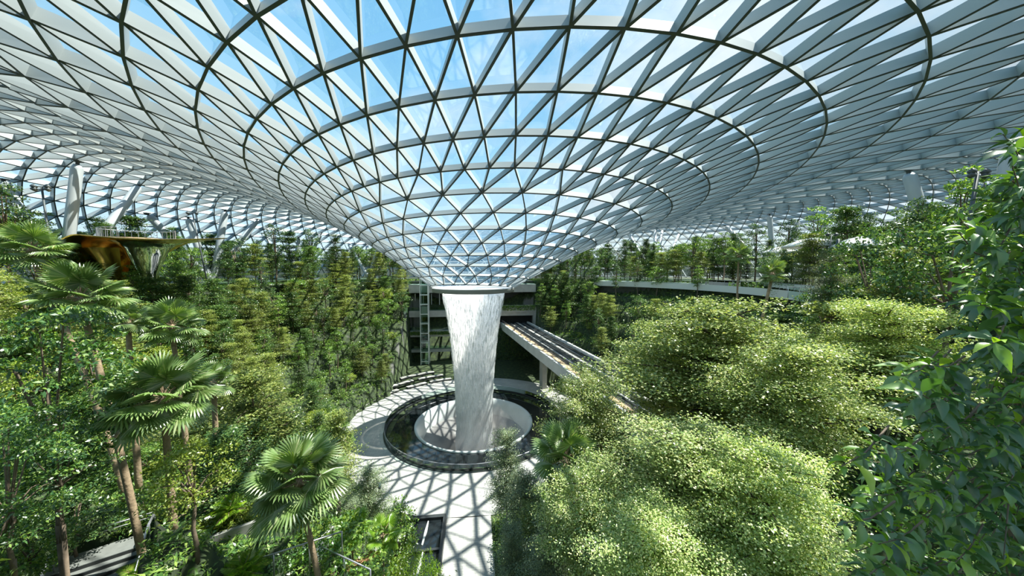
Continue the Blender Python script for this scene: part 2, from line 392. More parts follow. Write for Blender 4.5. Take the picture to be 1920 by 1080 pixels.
# separate strings of drops
def strands(n, name):
    V, Fc = [], []
    for i in range(n):
        a = rng.uniform(0, 2*pi); z1 = rng.uniform(-4, 26); L = rng.uniform(.25, 1.6); z0 = max(-5, z1-L); s = rng.uniform(.965, 1.03)+(.02 if rng.random() < .2 else 0)
        w = rng.uniform(.015, .05); b = len(V)
        for z in (z1, (z0+z1)/2, z0):
            r = wr(z)*s; ww = w*(1 if z == (z0+z1)/2 else .35)
            for t in (0, 2.09, 4.19): V.append(((r+ww*cos(t))*cos(a)-ww*sin(t)*sin(a), (r+ww*cos(t))*sin(a)+ww*sin(t)*cos(a), z))
        for l in (0, 3):
            for t in range(3): Fc.append((b+l+t, b+l+(t+1) % 3, b+l+3+(t+1) % 3, b+l+3+t))
    m = plain('white_water', (.95, .97, .98), .5)
    return mesh_np(name, V, Fc, m)
tag(link('water_drops', strands(9000, 'water_drops'), fall), kind='stuff')
# mist in the funnel
def mist():
    m, nt = newmat('mist'); t = N(nt, 'ShaderNodeTexCoord'); z = N(nt, 'ShaderNodeTexNoise', Scale=.35, Detail=3.); nt.links.new(t.outputs['Object'], z.inputs['Vector'])
    r = ramp(nt, z.outputs['Fac'], [(.4, (.0,)*3), (.7, (.22,)*3)])
    v = N(nt, 'ShaderNodeVolumeScatter'); v.inputs['Anisotropy'].default_value = .2; nt.links.new(r.outputs[0], v.inputs['Density'])
    o = N(nt, 'ShaderNodeOutputMaterial'); nt.links.new(v.outputs[0], o.inputs[1]); return m
mb = MB(); mb.lathe([(.01, -5.5), (4.5, -5.4), (7.5, -3.6), (9, -2.6), (8.5, -1.2), (6, 1.0), (4.6, 3.5), (.01, 4.0)], 48)
tag(mb.build('mist_cloud', mist(), None, True), 'pale mist rising from the funnel round the foot of the waterfall', 'mist', kind='stuff')

# ------------------------------------------------------------------ leaf materials
L_lime = leafmat('variegated_small_leaf', (.17, .28, .08), (.39, .48, .17), (.74, .74, .40), .35)
L_dark = leafmat('dark_evergreen_leaf', (.03, .085, .03), (.08, .17, .05), (.22, .30, .08), .3, .06)
L_mid = leafmat('mid_green_leaf', (.05, .13, .035), (.15, .28, .05), (.36, .48, .11), .38)
L_yel = leafmat('yellow_green_leaf', (.13, .22, .03), (.30, .40, .06), (.50, .54, .12), .35)
L_olive = leafmat('olive_feathery_leaf', (.10, .16, .05), (.25, .32, .09), (.48, .50, .18), .35)
L_grey = leafmat('grey_green_leaf', (.10, .15, .10), (.21, .28, .16), (.40, .44, .26), .3)
L_palm = leafmat('fan_palm_leaf', (.10, .20, .045), (.22, .32, .10), (.42, .46, .24), .3, .08)
L_palm2 = leafmat('bright_palm_leaf', (.12, .28, .02), (.25, .42, .04), (.45, .55, .08), .4, .08)
L_big = leafmat('broad_leaf_green', (.03, .10, .035), (.09, .20, .05), (.30, .43, .09), .35, .07)
L_near = leafmat('glossy_oval_leaf', (.04, .13, .04), (.10, .24, .06), (.26, .46, .07), .3, .10, .38)
L_near2 = leafmat('young_bright_leaf', (.16, .36, .02), (.25, .45, .03), (.36, .52, .06), .45, .08)
L_red = leafmat('reddish_leaf', (.12, .03, .02), (.25, .06, .03), (.35, .14, .05), .3)
M_bark = plain('grey_brown_bark', (.16, .12, .085), .9, noise=.4, scale=3, bump=.4)
M_palmbark = plain('palm_trunk_bark', (.30, .22, .14), .9, noise=.35, scale=5, bump=.5)
M_darkbark = plain('dark_branch_bark', (.07, .05, .04), .9, noise=.4, scale=4)

def leaf_quads(P, D, Nn, L, W, fold=.18, droop=.15):
    """one folded pointed leaf per row: base, two sides, tip"""
    P = np.asarray(P); D = D/np.linalg.norm(D, axis=1, keepdims=True)
    S = np.cross(D, Nn); S /= np.linalg.norm(S, axis=1, keepdims=True)+1e-9
    U = np.cross(S, D); L = np.asarray(L)[:, None]; W = np.asarray(W)[:, None]
    n = len(P); V = np.empty((n, 4, 3))
    V[:, 0] = P; m = P+D*L*.5
    V[:, 1] = m+S*W*.5+U*W*fold; V[:, 3] = m-S*W*.5+U*W*fold; V[:, 2] = P+D*L-U*L*droop
    return V.reshape(-1, 3), np.arange(n*4).reshape(n, 4)
def rand_dirs(n, up=0., flat=1.):
    d = rng.normal(size=(n, 3)); d[:, 2] = d[:, 2]*flat+up
    return d/np.linalg.norm(d, axis=1, keepdims=True)
def leaves_mesh(name, C, sig, per, L, asp, mat, flat=.5, up=.0, nup=1.2, Lvar=.3):
    """clusters of leaves: centres C, spread sig (sx,sy,sz), per leaves each"""
    C = np.repeat(np.asarray(C), per, axis=0); n = len(C)
    P = C+rng.normal(size=(n, 3))*np.asarray(sig)
    D = rand_dirs(n, up, flat); Nn = rng.normal(size=(n, 3))*.5; Nn[:, 2] += nup
    ll = L*rng.uniform(1-Lvar, 1+Lvar, n)
    v, f = leaf_quads(P, D, Nn, ll, ll*asp)
    return mesh_np(name, v, f, mat)
class Kind:
    def __init__(s, trunk, foliage, h, r): s.trunk, s.foliage, s.h, s.r = trunk, foliage, h, r
def wobble(p0, p1, n, amt):
    p0 = np.array(p0, float); p1 = np.array(p1, float); out = []
    for i in range(n+1):
        t = i/n; q = p0*(1-t)+p1*t
        if 0 < i < n: q = q+rng.normal(size=3)*amt
        out.append(tuple(q))
    return out
def tiered(name, H, R, tiers, nb, per, L, mat, bark=M_bark, base=.3, thin=.14, topr=.35, asp=.5, spread=.35, trunk_r=.12):
    """tree with flat layered branches (terminalia, podocarpus)"""
    mb = MB(); tp = wobble((0, 0, -.4), (0, 0, H*.97), 6, .06*H/8); mb.tube(tp, [trunk_r*(1-.8*i/6) for i in range(7)], 7)
    C = []
    for t in range(tiers):
        f = t/(tiers-1) if tiers > 1 else 0; z = H*(base+(1-base)*min(1, max(0, f+rng.normal()*.02))); rr = R*(1-(1-topr)*f**1.6)*rng.uniform(.7, 1.12)*(1 if f > .15 else .75); a0 = rng.uniform(0, 6.28)
        for b in range(nb):
            a = a0+2*pi*b/nb+rng.uniform(-.25, .25); rl = rr*rng.uniform(.55, 1.12)
            zj = rng.normal()*H*(1-base)/tiers*.33; z_ = z+zj; e = (cos(a)*rl, sin(a)*rl, z_+rl*rng.uniform(-.02, .26))
            mb.tube([(0, 0, z-.15*rl), (e[0]*.5, e[1]*.5, z-.02), e], [trunk_r*.4, trunk_r*.25, .012], 4, cap=False)
            m = max(3, int(rl/spread*1.1))
            for q in range(m):
                s = (q+.6)/m; w = (.12+.5*s)*rl*.55
                for _ in range(2 if s > .4 else 1):
                    C.append((e[0]*s+rng.normal()*w*.5, e[1]*s+rng.normal()*w*.5, z_+(e[2]-z_)*s+rng.normal()*thin*.5))
    fm = leaves_mesh(name+'_foliage', C, (spread, spread, thin), per, L, asp, mat, flat=.35)
    return Kind(mb.mesh(name+'_trunk', bark, True), fm, H, R)
def clumpy(name, H, R, clumps, per, L, mat, bark=M_bark, base=.35, crown_z=None, rz=None, asp=.5, cr=.28, trunk_r=.12, up=.1, shell=.9):
    """tree with a rounded crown of leafy clumps"""
    mb = MB(); hz = (H*(1-base)/2 if rz is None else rz); cz = H-hz
    mb.tube(wobble((0, 0, -.4), (0, 0, cz), 5, .05*H/6), [trunk_r*(1-.6*i/5) for i in range(6)], 7)
    C = []
    for i in range(clumps):
        d = rand_dirs(1)[0]; rad = rng.uniform(.45, 1.0)**.6
        c = np.array((d[0]*R*rad, d[1]*R*rad, cz+d[2]*hz*rad)); C.append(c)
        if i < 14: mb.tube([(0, 0, cz-hz*.5), tuple(c*np.array((.5, .5, 1))*np.array((1, 1, .97))), tuple(c)], [trunk_r*.45, trunk_r*.25, .015], 4, cap=False)
    C = np.array(C); n = clumps*per; CC = np.repeat(C, per, axis=0); S = rand_dirs(n); S[:, 2] = np.abs(S[:, 2])*shell+(1-shell)*S[:, 2]
    rr = R*cr*rng.uniform(.6, 1.15, n)[:, None]; P = CC+S*rr*np.array((1, 1, .75))
    D = S*.7+rand_dirs(n)*.8; D[:, 2] += up-.25; Nn = S+rng.normal(size=(n, 3))*.35+np.array((0, 0, .6))
    ll = L*rng.uniform(.7, 1.3, n); v, f = leaf_quads(P, D, Nn, ll, ll*asp)
    return Kind(mb.mesh(name+'_trunk', bark, True), mesh_np(name+'_foliage', v, f, mat), H, R)

K = {}
K['terminalia'] = [tiered('terminalia', 11, 5.2, 9, 7, 60, .145, L_lime, M_darkbark, .42, .16, .55, .6, .42, .16) for _ in range(3)]
K['pale'] = [tiered('pale_terminalia', 8, 2.6, 9, 6, 60, .10, L_grey, M_bark, .3, .14, .4, .55, .3, .1) for _ in range(2)]
K['podocarp'] = [tiered('layered_evergreen', 7, 2.5, 9, 7, 24, .17, L_olive, M_bark, .30, .06, .12, .38, .36, .09) for _ in range(3)]
K['pododark'] = [tiered('layered_dark', 7, 2.4, 9, 7, 24, .18, L_dark, M_bark, .25, .07, .15, .4, .36, .09) for _ in range(3)]
K['round'] = [clumpy('round_crown', 6, 2.0, 46, 75, .17, L_mid, base=.4) for _ in range(3)]
K['rounddark'] = [clumpy('round_dark', 6.5, 1.9, 46, 75, .18, L_dark, base=.3) for _ in range(2)]
K['roundyel'] = [clumpy('round_yellow', 4.5, 1.6, 40, 80, .13, L_yel, base=.35) for _ in range(2)]
K['slender'] = [clumpy('slender', 8.5, 1.05, 44, 60, .17, L_dark, base=.25, cr=.42) for _ in range(2)]+[clumpy('slender_mid', 8, 1.0, 44, 60, .17, L_mid, base=.3, cr=.42)]
K['bigleaf'] = [clumpy('big_leaf', 11, 3.4, 70, 95, .27, L_big, M_bark, base=.2, rz=4.6, asp=.42, cr=.22, trunk_r=.17)]
K['conifer'] = [tiered('pointed_conifer', 7, 1.7, 17, 7, 14, .15, L_dark, M_bark, .12, .08, .08, .3, .25, .08) for _ in range(2)]
K['shrub'] = [clumpy('shrub', 1.5, .9, 16, 60, .13, m, base=.02, cr=.45, trunk_r=.03) for m in (L_mid, L_yel, L_dark)]
NAMES = dict(terminalia='layered_tree', pale='slim_layered_tree', podocarp='feathery_tree', pododark='dark_feathery_tree', round='round_crown_tree', rounddark='dark_round_tree',
             roundyel='yellow_green_tree', slender='slender_tree', bigleaf='broad_leaf_tree', conifer='conifer', shrub='shrub')
def plant(kind, loc, scale=1., label=None, cat='tree', group=None, var=None, rz=None, name=None):
    ks = K[kind]; k = ks[rng.integers(len(ks)) if var is None else var % len(ks)]
    if isinstance(scale, (int, float)): scale = (scale, scale, scale)
    e = empty(name or NAMES[kind], loc, rng.uniform(0, 6.28) if rz is None else rz, label, cat, group, scale=scale)
    link('trunk', k.trunk, e); link('foliage', k.foliage, e)
    return e

# fan palms ------------------------------------------------------------
def fan_frond(pet, rad, nseg, mat, droop=.35, span=RAD(300), split=.55):
    """petiole plus pleated fan of pointed segments, along +X, thing-local"""
    mb = MB(); mb.tube([(0, 0, 0), (pet*.5, 0, pet*.06), (pet, 0, 0)], [.03, .022, .015], 5, mi=1)
    hub = Vector((pet, 0, 0))
    for i in range(nseg):
        a = -span/2+span*(i+.5)/nseg; L = rad*(1-.18*abs(a)/pi)*random.uniform(.92, 1.05); w = span/nseg*.55
        def pt(r, da, dz=0):
            x = r*cos(a+da); y = r*sin(a+da)
            return hub+Vector((x, y, -.22*abs(y)-droop*max(0, r/rad-.45)**1.7*rad*1.3+dz*r*.06))
        v = [hub, pt(L*split, -w, -1), pt(L*split, 0, 1), pt(L*split, w, -1), pt(L*.82, -w*.45), pt(L*.82, w*.45), pt(L, 0)]
        mb.add(v, [(0, 1, 2), (0, 2, 3), (1, 4, 2), (2, 4, 5), (2, 5, 3), (4, 6, 5)], 0)
    return mb.mesh('frond', [mat, M_palmbark])
def feather_frond(L, mat, n=26, wl=.45, droop=.35):
    mb = MB(); pts = [(L*t, 0, L*(.35*t-droop*2.0*t*t)) for t in np.linspace(0, 1, 8)]; mb.tube(pts, np.linspace(.025, .006, 8), 4, mi=1)
    for i in range(n):
        t = .15+.85*i/(n-1); c = Vector((L*t, 0, L*(.35*t-droop*2*t*t)))
        for s in (-1, 1):
            l = wl*math.sin(pi*min(1, .12+.85*t))**.6*random.uniform(.9, 1.1)
            tip = c+Vector((l*.55, s*l*.8, -l*.35)); m = c+Vector((l*.25, s*l*.42, .02)); wv = Vector((.03, -s*.015, 0))
            mb.add([c, m-wv, tip, m+wv], [(0, 1, 2, 3)], 0)
    return mb.mesh('frond', [mat, M_palmbark])
FAN = {}
def fan_palm(base, H, R, lean=(0, 0), nf=26, mat='a', label=None, group=None, name='fan_palm', droopf=.35, trunk_r=.13):
    e = empty(name, base, 0, label, 'palm', group)
    mb = MB(); pts = [(lean[0]*(i/8)**1.3, lean[1]*(i/8)**1.3, -.5+(H+.5)*i/8) for i in range(9)]
    mb.tube(pts, [trunk_r*(1.15-.35*i/8) for i in range(9)], 10); mb.tube([pts[-1], (pts[-1][0], pts[-1][1], H+.35)], [trunk_r*1.5, trunk_r*.6], 8)
    mb.build('trunk', M_palmbark, e, True)
    key = (mat, round(R, 1))
    if key not in FAN:
        mm = L_palm if mat == 'a' else L_palm2
        FAN[key] = [fan_frond(R*.52, R*.52, 34, mm, droopf*q) for q in (.6, 1., 1.4)]
    top = Vector((lean[0], lean[1], H+.1))
    for i in range(nf):
        f = i/nf; az = i*2.39996; el = RAD(78-118*f**.8+rng.uniform(-6, 6)); m = FAN[key][min(2, int(f*3))]
        o = link('frond', m, e, top+Vector((0, 0, .25*(1-f)))); o.rotation_euler = (Matrix.Rotation(az, 3, 'Z') @ Matrix.Rotation(-el, 3, 'Y')).to_euler(); s = rng.uniform(.85, 1.08); o.scale = (s, s, s)
    return e
def feather_plant(base, L, n, mat, label=None, cat='plant', group=None, name='feather_leaf_plant', H=0., el0=75, el1=10):
    e = empty(name, base, rng.uniform(0, 6), label, cat, group); key = ('f', mat.name, round(L, 1))
    if key not in FAN: FAN[key] = feather_frond(L, mat)
    if H > 0:
        mb = MB(); mb.tube([(0, 0, -.4), (0, 0, H)], [.1, .08], 8); mb.build('trunk', M_palmbark, e, True)
    for i in range(n):
        f = i/n; o = link('frond', FAN[key], e, (0, 0, H)); o.rotation_euler = (Matrix.Rotation(i*2.39996, 3, 'Z') @ Matrix.Rotation(-RAD(el0+(el1-el0)*f), 3, 'Y')).to_euler()
    return e

def ground(p, z=None):
    return Vector((p[0], p[1], h_at(p[0], p[1])-.06))
def hero(kind, px, ptop, depth, wpx, label, hpx=None, var=None, group=None, name=None):
    """plant a tree whose crown top stands where the photo shows it; its foot is on the terrain"""
    ks = K[kind]; k = ks[(var or 0) % len(ks)]; p = at(px, ptop+14, depth); g = ground(p)
    sz = max(.35, (p.z-g.z)/k.h); sx = (wpx/2*depth/F_PX)/k.r
    if sz > 1.3*sx:
        vz = 1.15*sx; lift = p.z-g.z-k.h*vz
        e = empty(name or NAMES[kind], g, rng.uniform(0, 6.28), label, 'tree', group)
        link('trunk', k.trunk, e, (0, 0, lift), scale=(sx, sx, vz)); link('foliage', k.foliage, e, (0, 0, lift), scale=(sx, sx, vz))
        mb = MB(); r_ = .16*sx; mb.tube([(0, 0, -.3), (.05, 0, lift*.5), (0, 0, lift+.4)], [r_*1.5, r_*1.2, r_], 8); mb.build('lower_trunk', M_bark, e, True); return e
    return plant(kind, g, (sx, sx, sz), label, group=group, var=var or 0, name=name)

# ------------------------------------------------------------------ named trees and palms
hero('terminalia', 1330, 568, 27, 430, 'widest pale green layered tree in the middle of the right hand slope')
hero('terminalia', 1245, 600, 34, 230, 'pale green layered tree whose crown reaches over the train tracks', var=1)
hero('terminalia', 1480, 640, 20, 330, 'pale green layered tree just behind the oval leafed shrub, right of the widest tree', var=2)
hero('terminalia', 1105, 700, 24, 230, 'low pale layered tree between the train bridge and the pool side fan palm', var=1)
hero('terminalia', 1290, 800, 15.5, 420, 'near pale green layered tree below the widest tree on the right', var=0)
hero('terminalia', 1440, 850, 12.5, 320, 'nearest pale layered tree, bottom right beside the oval leafed shrub', var=2)
hero('terminalia', 1110, 880, 17, 260, 'shaded layered tree over the bottom centre right of the paved path', var=1)
hero('terminalia', 1230, 960, 12.5, 300, 'layered tree at the bottom edge right of centre', var=2)
hero('pale', 950, 805, 30, 105, 'slim cream green tree at the pool parapet right of the path', var=0)
hero('pale', 985, 880, 25, 120, 'slim grey green tree right of the path, below the cream green one', var=1)
hero('pale', 960, 980, 21, 90, 'lowest slim tree along the right edge of the paved path', var=0)
hero('pale', 1030, 960, 19, 130, 'grey green tree right of the path bottom, behind the slim ones', var=1)
hero('terminalia', 1660, 560, 24, 300, 'layered tree behind the oval leafed shrub under the white canopies', var=1)
hero('podocarp', 1560, 560, 30, 220, 'olive feathery tree below the twin lamp masts on the right')
hero('rounddark', 1790, 385, 26, 170, 'dark round tree around the foot of the thick white column on the right')
hero('rounddark', 1640, 425, 34, 120, 'dark round tree left of the thick white column on the right', var=1)
hero('pale', 1560, 462, 38, 80, 'slim grey green tree beside the twin lamp masts', var=1)
hero('podocarp', 1690, 460, 30, 130, 'olive feathery tree in front of the thick white column foot', var=2)
hero('bigleaf', 78, 560, 13, 240, 'tall broad leafed tree at the left edge of the view')
hero('bigleaf', 100, 740, 12, 140, 'broad leafed tree over the stairs at the lower left')
hero('bigleaf', 0, 760, 9.5, 170, 'broad leafed tree cut by the lower left corner')
hero('roundyel', 357, 815, 13.5, 125, 'bright yellow green round tree above the stairs', var=0)
hero('round', 215, 905, 24, 95, 'small mid green round tree just behind the staircase landing', var=0)
hero('rounddark', 135, 925, 17, 105, 'small dark round tree left of the staircase landing', var=1)
hero('round', 50, 950, 14, 120, 'mid green round tree in the lower left corner', var=2)
hero('podocarp', 250, 860, 27, 110, 'small olive feathery tree behind the staircase', var=0)
hero('podocarp', 470, 690, 30, 200, 'olive feathery tree right of the front left fan palm', var=1)
hero('pododark', 420, 800, 20, 150, 'dark feathery tree behind the bright yellow green round tree')
hero('podocarp', 630, 765, 33, 110, 'feathery light tree at the left edge of the plaza behind the fan palm', var=2)
hero('pale', 690, 870, 30, 100, 'grey leafed slim tree beside the plaza edge right of the big fan palm', var=1)
hero('pale', 655, 930, 27, 80, 'thin grey leafed tree by the planters at the bottom centre', var=0)
hero('slender', 745, 930, 28, 60, 'small slender tree beside the dark cascade steps', var=2)
hero('conifer', 742, 935, 31, 42, 'small pointed conifer at the plaza end of the cascade steps')

def palm(px, py, depth, wpx, label, foot=None, nf=26, mat='a', droopf=.35):
    p = at(px, py+.04*wpx, depth); g = ground(p); R = .92*wpx/2*depth/F_PX
    lean = (0, 0)
    if foot is not None:
        q = at(foot[0], foot[1], depth); dx = (p.x-q.x)/max(.5, (p.z-q.z))*(p.z-g.z); g = Vector((p.x-dx, p.y, 0)); g = ground(g); lean = (dx, 0)
    return fan_palm(g, p.z-g.z, R, lean, nf, mat, label, droopf=droopf, trunk_r=min(.17, .0095*depth))
palm(152, 562, 16, 160, 'tall fan palm with a bare brown trunk on the upper left', (172, 700), 26)
palm(306, 748, 15, 195, 'wide fan palm in front at the left, above the yellow green tree', (310, 900), 30)
palm(560, 903, 16, 200, 'large pale fan palm with a curved trunk at bottom centre left', (596, 1075), 34)
palm(322, 612, 24, 125, 'fan palm higher up the left slope behind the wide one', (325, 665), 22)
palm(400, 720, 22, 90, 'small fan palm right behind the wide front left palm', None, 18)
palm(60, 470, 20, 130, 'dark fan palm on the left below the roof columns', (75, 520), 20)
palm(1062, 862, 21, 165, 'fan palm standing at the right edge of the round pool', (1068, 930), 24)
palm(1448, 515, 32, 62, 'slim fan palm in front of the curved white walkway', (1437, 580), 18)
palm(1385, 480, 60, 55, 'distant fan palm on the right hand garden level', None, 16)
palm(240, 605, 22, 80, 'drooping fan palm right of the tall bare trunked palm', None, 16)
for px, py, d, w, lb in [(718, 1010, 22, 55, 'young bright fan palm left of the cascade steps'), (660, 1000, 21, 60, 'young bright fan palm with orange tips behind the planters')]:
    p = at(px, py, d); g = ground(p); fan_palm(g, max(.4, p.z-g.z), w/2*d/F_PX*1.3, (0, 0), 14, 'b', lb, trunk_r=.06)

# ------------------------------------------------------------------ forest on the slopes
def inpoly(x, y, P):
    c = False; j = len(P)-1
    for i in range(len(P)):
        if (P[i][1] > y) != (P[j][1] > y) and x < (P[j][0]-P[i][0])*(y-P[i][1])/(P[j][1]-P[i][1])+P[i][0]: c = not c
        j = i
    return c
CLEAR = [([(675, 770), (700, 725), (790, 700), (850, 690), (1000, 690), (1045, 760), (1045, 900), (925, 930), (920, 1080), (745, 1080), (700, 930), (680, 840)], 96),
         ([(938, 600), (975, 592), (1185, 705), (1290, 800), (1180, 790), (1045, 700), (945, 690)], 200), ([(772, 505), (1003, 505), (1003, 600), (945, 720), (838, 700), (828, 640), (775, 610)], 200),
         ([(1130, 500), (1440, 512), (1440, 552), (1130, 545)], 80), ([(1130, 528), (1440, 532), (1440, 556), (1130, 546)], 104), ([(210, 1085), (225, 985), (290, 950), (385, 1085)], 60)]
def clear(x, y, r, z0, z1):
    for dx, z in ((-.8, z1), (0, z1+.3), (.8, z1), (-.8, (z0+2*z1)/3), (.8, (z0+2*z1)/3), (0, (z0+z1)/2), (0, z0+1)):
        q = pix((x+dx*r*RGT.x, y+dx*r*RGT.y, z))
        if q is None: return False
        for P, dmax in CLEAR:
            if q[2] < dmax and inpoly(q[0], q[1], P): return False
    return True
placed = [(o.location.x, o.location.y) for o in COL.objects if o.get('category') in ('tree', 'palm')]
REGION = {
 'nw_top': 'on the upper left garden level', 'w': 'on the stepped left slope', 'nwlow': 'on the left beside the plaza',
 'n': 'behind the waterfall', 'ne': 'beside the train tunnel', 'e_top': 'beyond the curved white walkway', 'e': 'below the curved white walkway', 's': 'on the near slope'}
DESC = dict(podocarp='olive green feathery layered tree', pododark='dark green feathery layered tree', round='mid green round crowned tree', rounddark='dark green round crowned tree',
            roundyel='small yellow green round tree', slender='tall narrow tree with a column of foliage', conifer='pointed dark conifer with thin tiers', pale='grey green slim layered tree', terminalia='pale green layered tree', shrub='low leafy shrub')
def region(x, y, u):
    a = math.degrees(math.atan2(y, x))
    if u > .97: return 'nw_top' if x < 0 else 'e_top'
    if a < -110 or a > 165: return 'w' if u > .3 else 'nwlow'
    if 95 < a <= 165: return 'nwlow' if u < .35 else 'w'
    if 75 < a <= 95: return 'n'
    if 20 < a <= 75: return 'ne'
    if -60 < a <= 20: return 'e'
    return 's'
count = 0
for it in range(16000):
    if count >= 360: break
    x = rng.uniform(-84, 100); y = rng.uniform(-52, 88); r = math.hypot(x, y)
    if r < RPZ+1.5: continue
    a = math.atan2(y, x); re = r_edge(a); u = (r-RPZ)/(re-RPZ)
    if u > 1.75: continue
    z = h_at(x, y)
    if abs(x) < 21 and 15 < y < 62: continue
    q = pix((x, y, z+5))
    if q is None or q[0] < -60 or q[0] > 1980 or q[2] < 15: continue
    if q[2] < 24 and not (u > .3): continue
    top = u > .97
    dmin = (2.7 if not top else 4.2)*(.85 if q[2] < 60 else 1.05)
    if min(((x-a_)**2+(y-b_)**2) for a_, b_ in placed) < dmin*dmin: continue
    east = x > 12 and y < 30
    if east and q[2] < 34: continue
    if top: kind = rng.choice(['slender', 'rounddark', 'conifer', 'pododark', 'round'], p=[.3, .2, .2, .15, .15])
    elif x > 0: kind = rng.choice(['pododark', 'slender', 'podocarp', 'rounddark', 'round'], p=[.28, .27, .2, .15, .1])
    else: kind = rng.choice(['podocarp', 'pododark', 'slender', 'round', 'roundyel', 'rounddark'], p=[.34, .16, .16, .13, .1, .11])
    k = K[kind][0]; s = rng.uniform(.95, 1.35)*(1.4 if top and kind != 'roundyel' else 1.)*(1.1 if u > .5 else .95)
    if u < .25: s *= .8
    if not clear(x, y, k.r*s, z, z+k.h*s): continue
    # stay below the roof
    up = ROOF.ray_cast(Vector((x, y, z+1)), Vector((0, 0, 1)))
    if up[0] is None or up[3] < k.h*s+2 or (ROOF.find_nearest(Vector((x, y, z+k.h*s*.6)))[3] or 99) < k.r*s*1.3+1: continue
    reg = region(x, y, u); placed.append((x, y)); count += 1
    plant(kind, (x, y, z-.06), (s*1.05, s*1.05, s), DESC[kind]+' '+REGION[reg], group=DESC[kind]+'s '+REGION[reg])
print('forest', count)
# low shrubs along terrace edges and planters
ns = 0
for it in range(6000):
    if ns >= 150: break
    x = rng.uniform(-60, 60); y = rng.uniform(-54, 50); r = math.hypot(x, y)
    if r < RPZ+.8 or abs(x) < 20.5 and 15 < y < 47: continue
    q = pix((x, y, h_at(x, y)+1))
    if q is None or not (-20 < q[0] < 1940) or q[2] < 13 or q[1] > 1100: continue
    u = (r-RPZ)/(r_edge(math.atan2(y, x))-RPZ)
    if u > 1.02 or (-10 < x < 2.3 and y < -15): continue
    s = rng.uniform(.9, 1.7); z = h_at(x, y)
    if not clear(x, y, .9*s, z, z+1.2*s): continue
    v = int(rng.integers(3)); reg = region(x, y, u); nm = ['mid green', 'yellow green', 'dark green'][v]; ns += 1
    plant('shrub', (x, y, z-.06), s, nm+' low leafy shrub '+REGION[reg], 'shrub', nm+' shrubs '+REGION[reg], v)
# ground cover
def h_mesh(x, y):      # height of the ground mesh itself (its grid is .9 m)
    gx, gy = (x+90)/.9, (y+110)/.9; i, j = int(gx), int(gy); fx, fy = gx-i, gy-j; X, Y = -90+i*.9, -110+j*.9
    a, b, c, d = h_at(X, Y), h_at(X+.9, Y), h_at(X, Y+.9), h_at(X+.9, Y+.9)
    return (a*(1-fx)+b*fx)*(1-fy)+(c*(1-fx)+d*fx)*fy
def ground_cover(n):
    P = []
    while len(P) < n:
        x = rng.uniform(-64, 64); y = rng.uniform(-63, 62); r = math.hypot(x, y)
        if len(P) > n*.72: x = rng.uniform(-38, 14); y = rng.uniform(-60, -26); r = math.hypot(x, y)
        if stair_zone(x, y): continue
        if r < RPZ+.6 or r > 68 or (abs(x) < 20.8 and 15 < y < 47) or (-3.8 < x < 2.3 and y < -15) or (-10 < x < -3 and -37.5 < y < -15): continue
        if y > 20 and rng.random() < .3: continue
        P.append((x, y, h_mesh(x, y)-.04))
    P = np.array(P); per = 9; C = np.repeat(P, per, axis=0); m = len(C); C = C+rng.normal(size=(m, 3))*(.22, .22, .02); C[:, 2] += rng.uniform(0, .35, m)
    D = rand_dirs(m, .5, .6); Nn = rng.normal(size=(m, 3))*.4+(0, 0, 1.); L = rng.uniform(.16, .42, m)*np.where(C[:, 1] > -20, 1.5, 1.)
    v, f = leaf_quads(C, D, Nn, L, L*.32, droop=.3); return mesh_np('ground_cover', v, f, L_mid)
tag(link('ground_cover', ground_cover(30000)), 'low ferns and creeping plants covering the stepped slopes', 'ground cover', kind='stuff')

# ------------------------------------------------------------------ mall facade, tunnel portal, living wall (far side)
fac = empty('mall_facade', (0, 46, 0), label='stacked concrete balcony floors of the mall behind the waterfall', cat='building')
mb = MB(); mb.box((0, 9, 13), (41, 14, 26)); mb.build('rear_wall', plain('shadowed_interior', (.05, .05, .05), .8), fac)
for z, h, x0, x1 in ((23.4, 2.6, -20.5, 20.5), (15.6, 2.0, -20.5, 20.5), (9.2, 2.0, -20.5, 4.5), (4.2, .9, -20.5, 4.5)):
    mb = MB(); mb.box(((x0+x1)/2, -.5, z+h/2-.9), (x1-x0, 5, h)); s = mb.build('balcony_slab', M_conc, fac)
    mb = MB(); mb.box(((x0+x1)/2, -2.9, z+h-.9+.55), (x1-x0, .04, 1.1)); mb.build('glass_railing', M_balglass, fac)
mb = MB(); mb.box((-8, -.2, 7), (2.6, .3, 3.6)); mb.box((-5.6, -.2, 12.6), (3, .3, 3.0)); mb.box((-9.5, -.2, 12.4), (1.6, .3, 2.4)); mb.build('red_shopfront', plain('faded_red_panel', (.42, .13, .10), .6), fac)
mb = MB()
for i in range(10): mb.box((-19+i*2.6, -.1, 12.7), (.25, .25, 4.6)); mb.box((-19+i*2.6, -.1, 19.5), (.25, .25, 5))
mb.build('window_mullions', M_steel, fac)
lift = empty('lift_shaft', (-15.4, 41.5, 0), label='slim glass lift shaft with white posts left of the waterfall', cat='lift')
mb = MB()
for sx in (-1, 1):
    for sy in (-1, 1): mb.box((sx*1.2, sy*1.2, 13.5), (.22, .22, 27))
for z in range(1, 28, 3): mb.box((0, -1.2, z), (2.4, .18, .25)); mb.box((0, 1.2, z), (2.4, .18, .25))
mb.build('frame', M_white, lift); mb = MB(); mb.box((0, 0, 13.5), (2.3, 2.3, 26.6)); mb.build('glass_casing', M_balglass, lift); mb = MB(); mb.box((0, 0, 17), (1.9, 1.9, 2.6)); mb.build('cabin', M_steel, lift)
port = empty('tunnel_portal', (13.5, 44.2, 0), label='dark concrete tunnel mouth the train tracks run into', cat='tunnel')
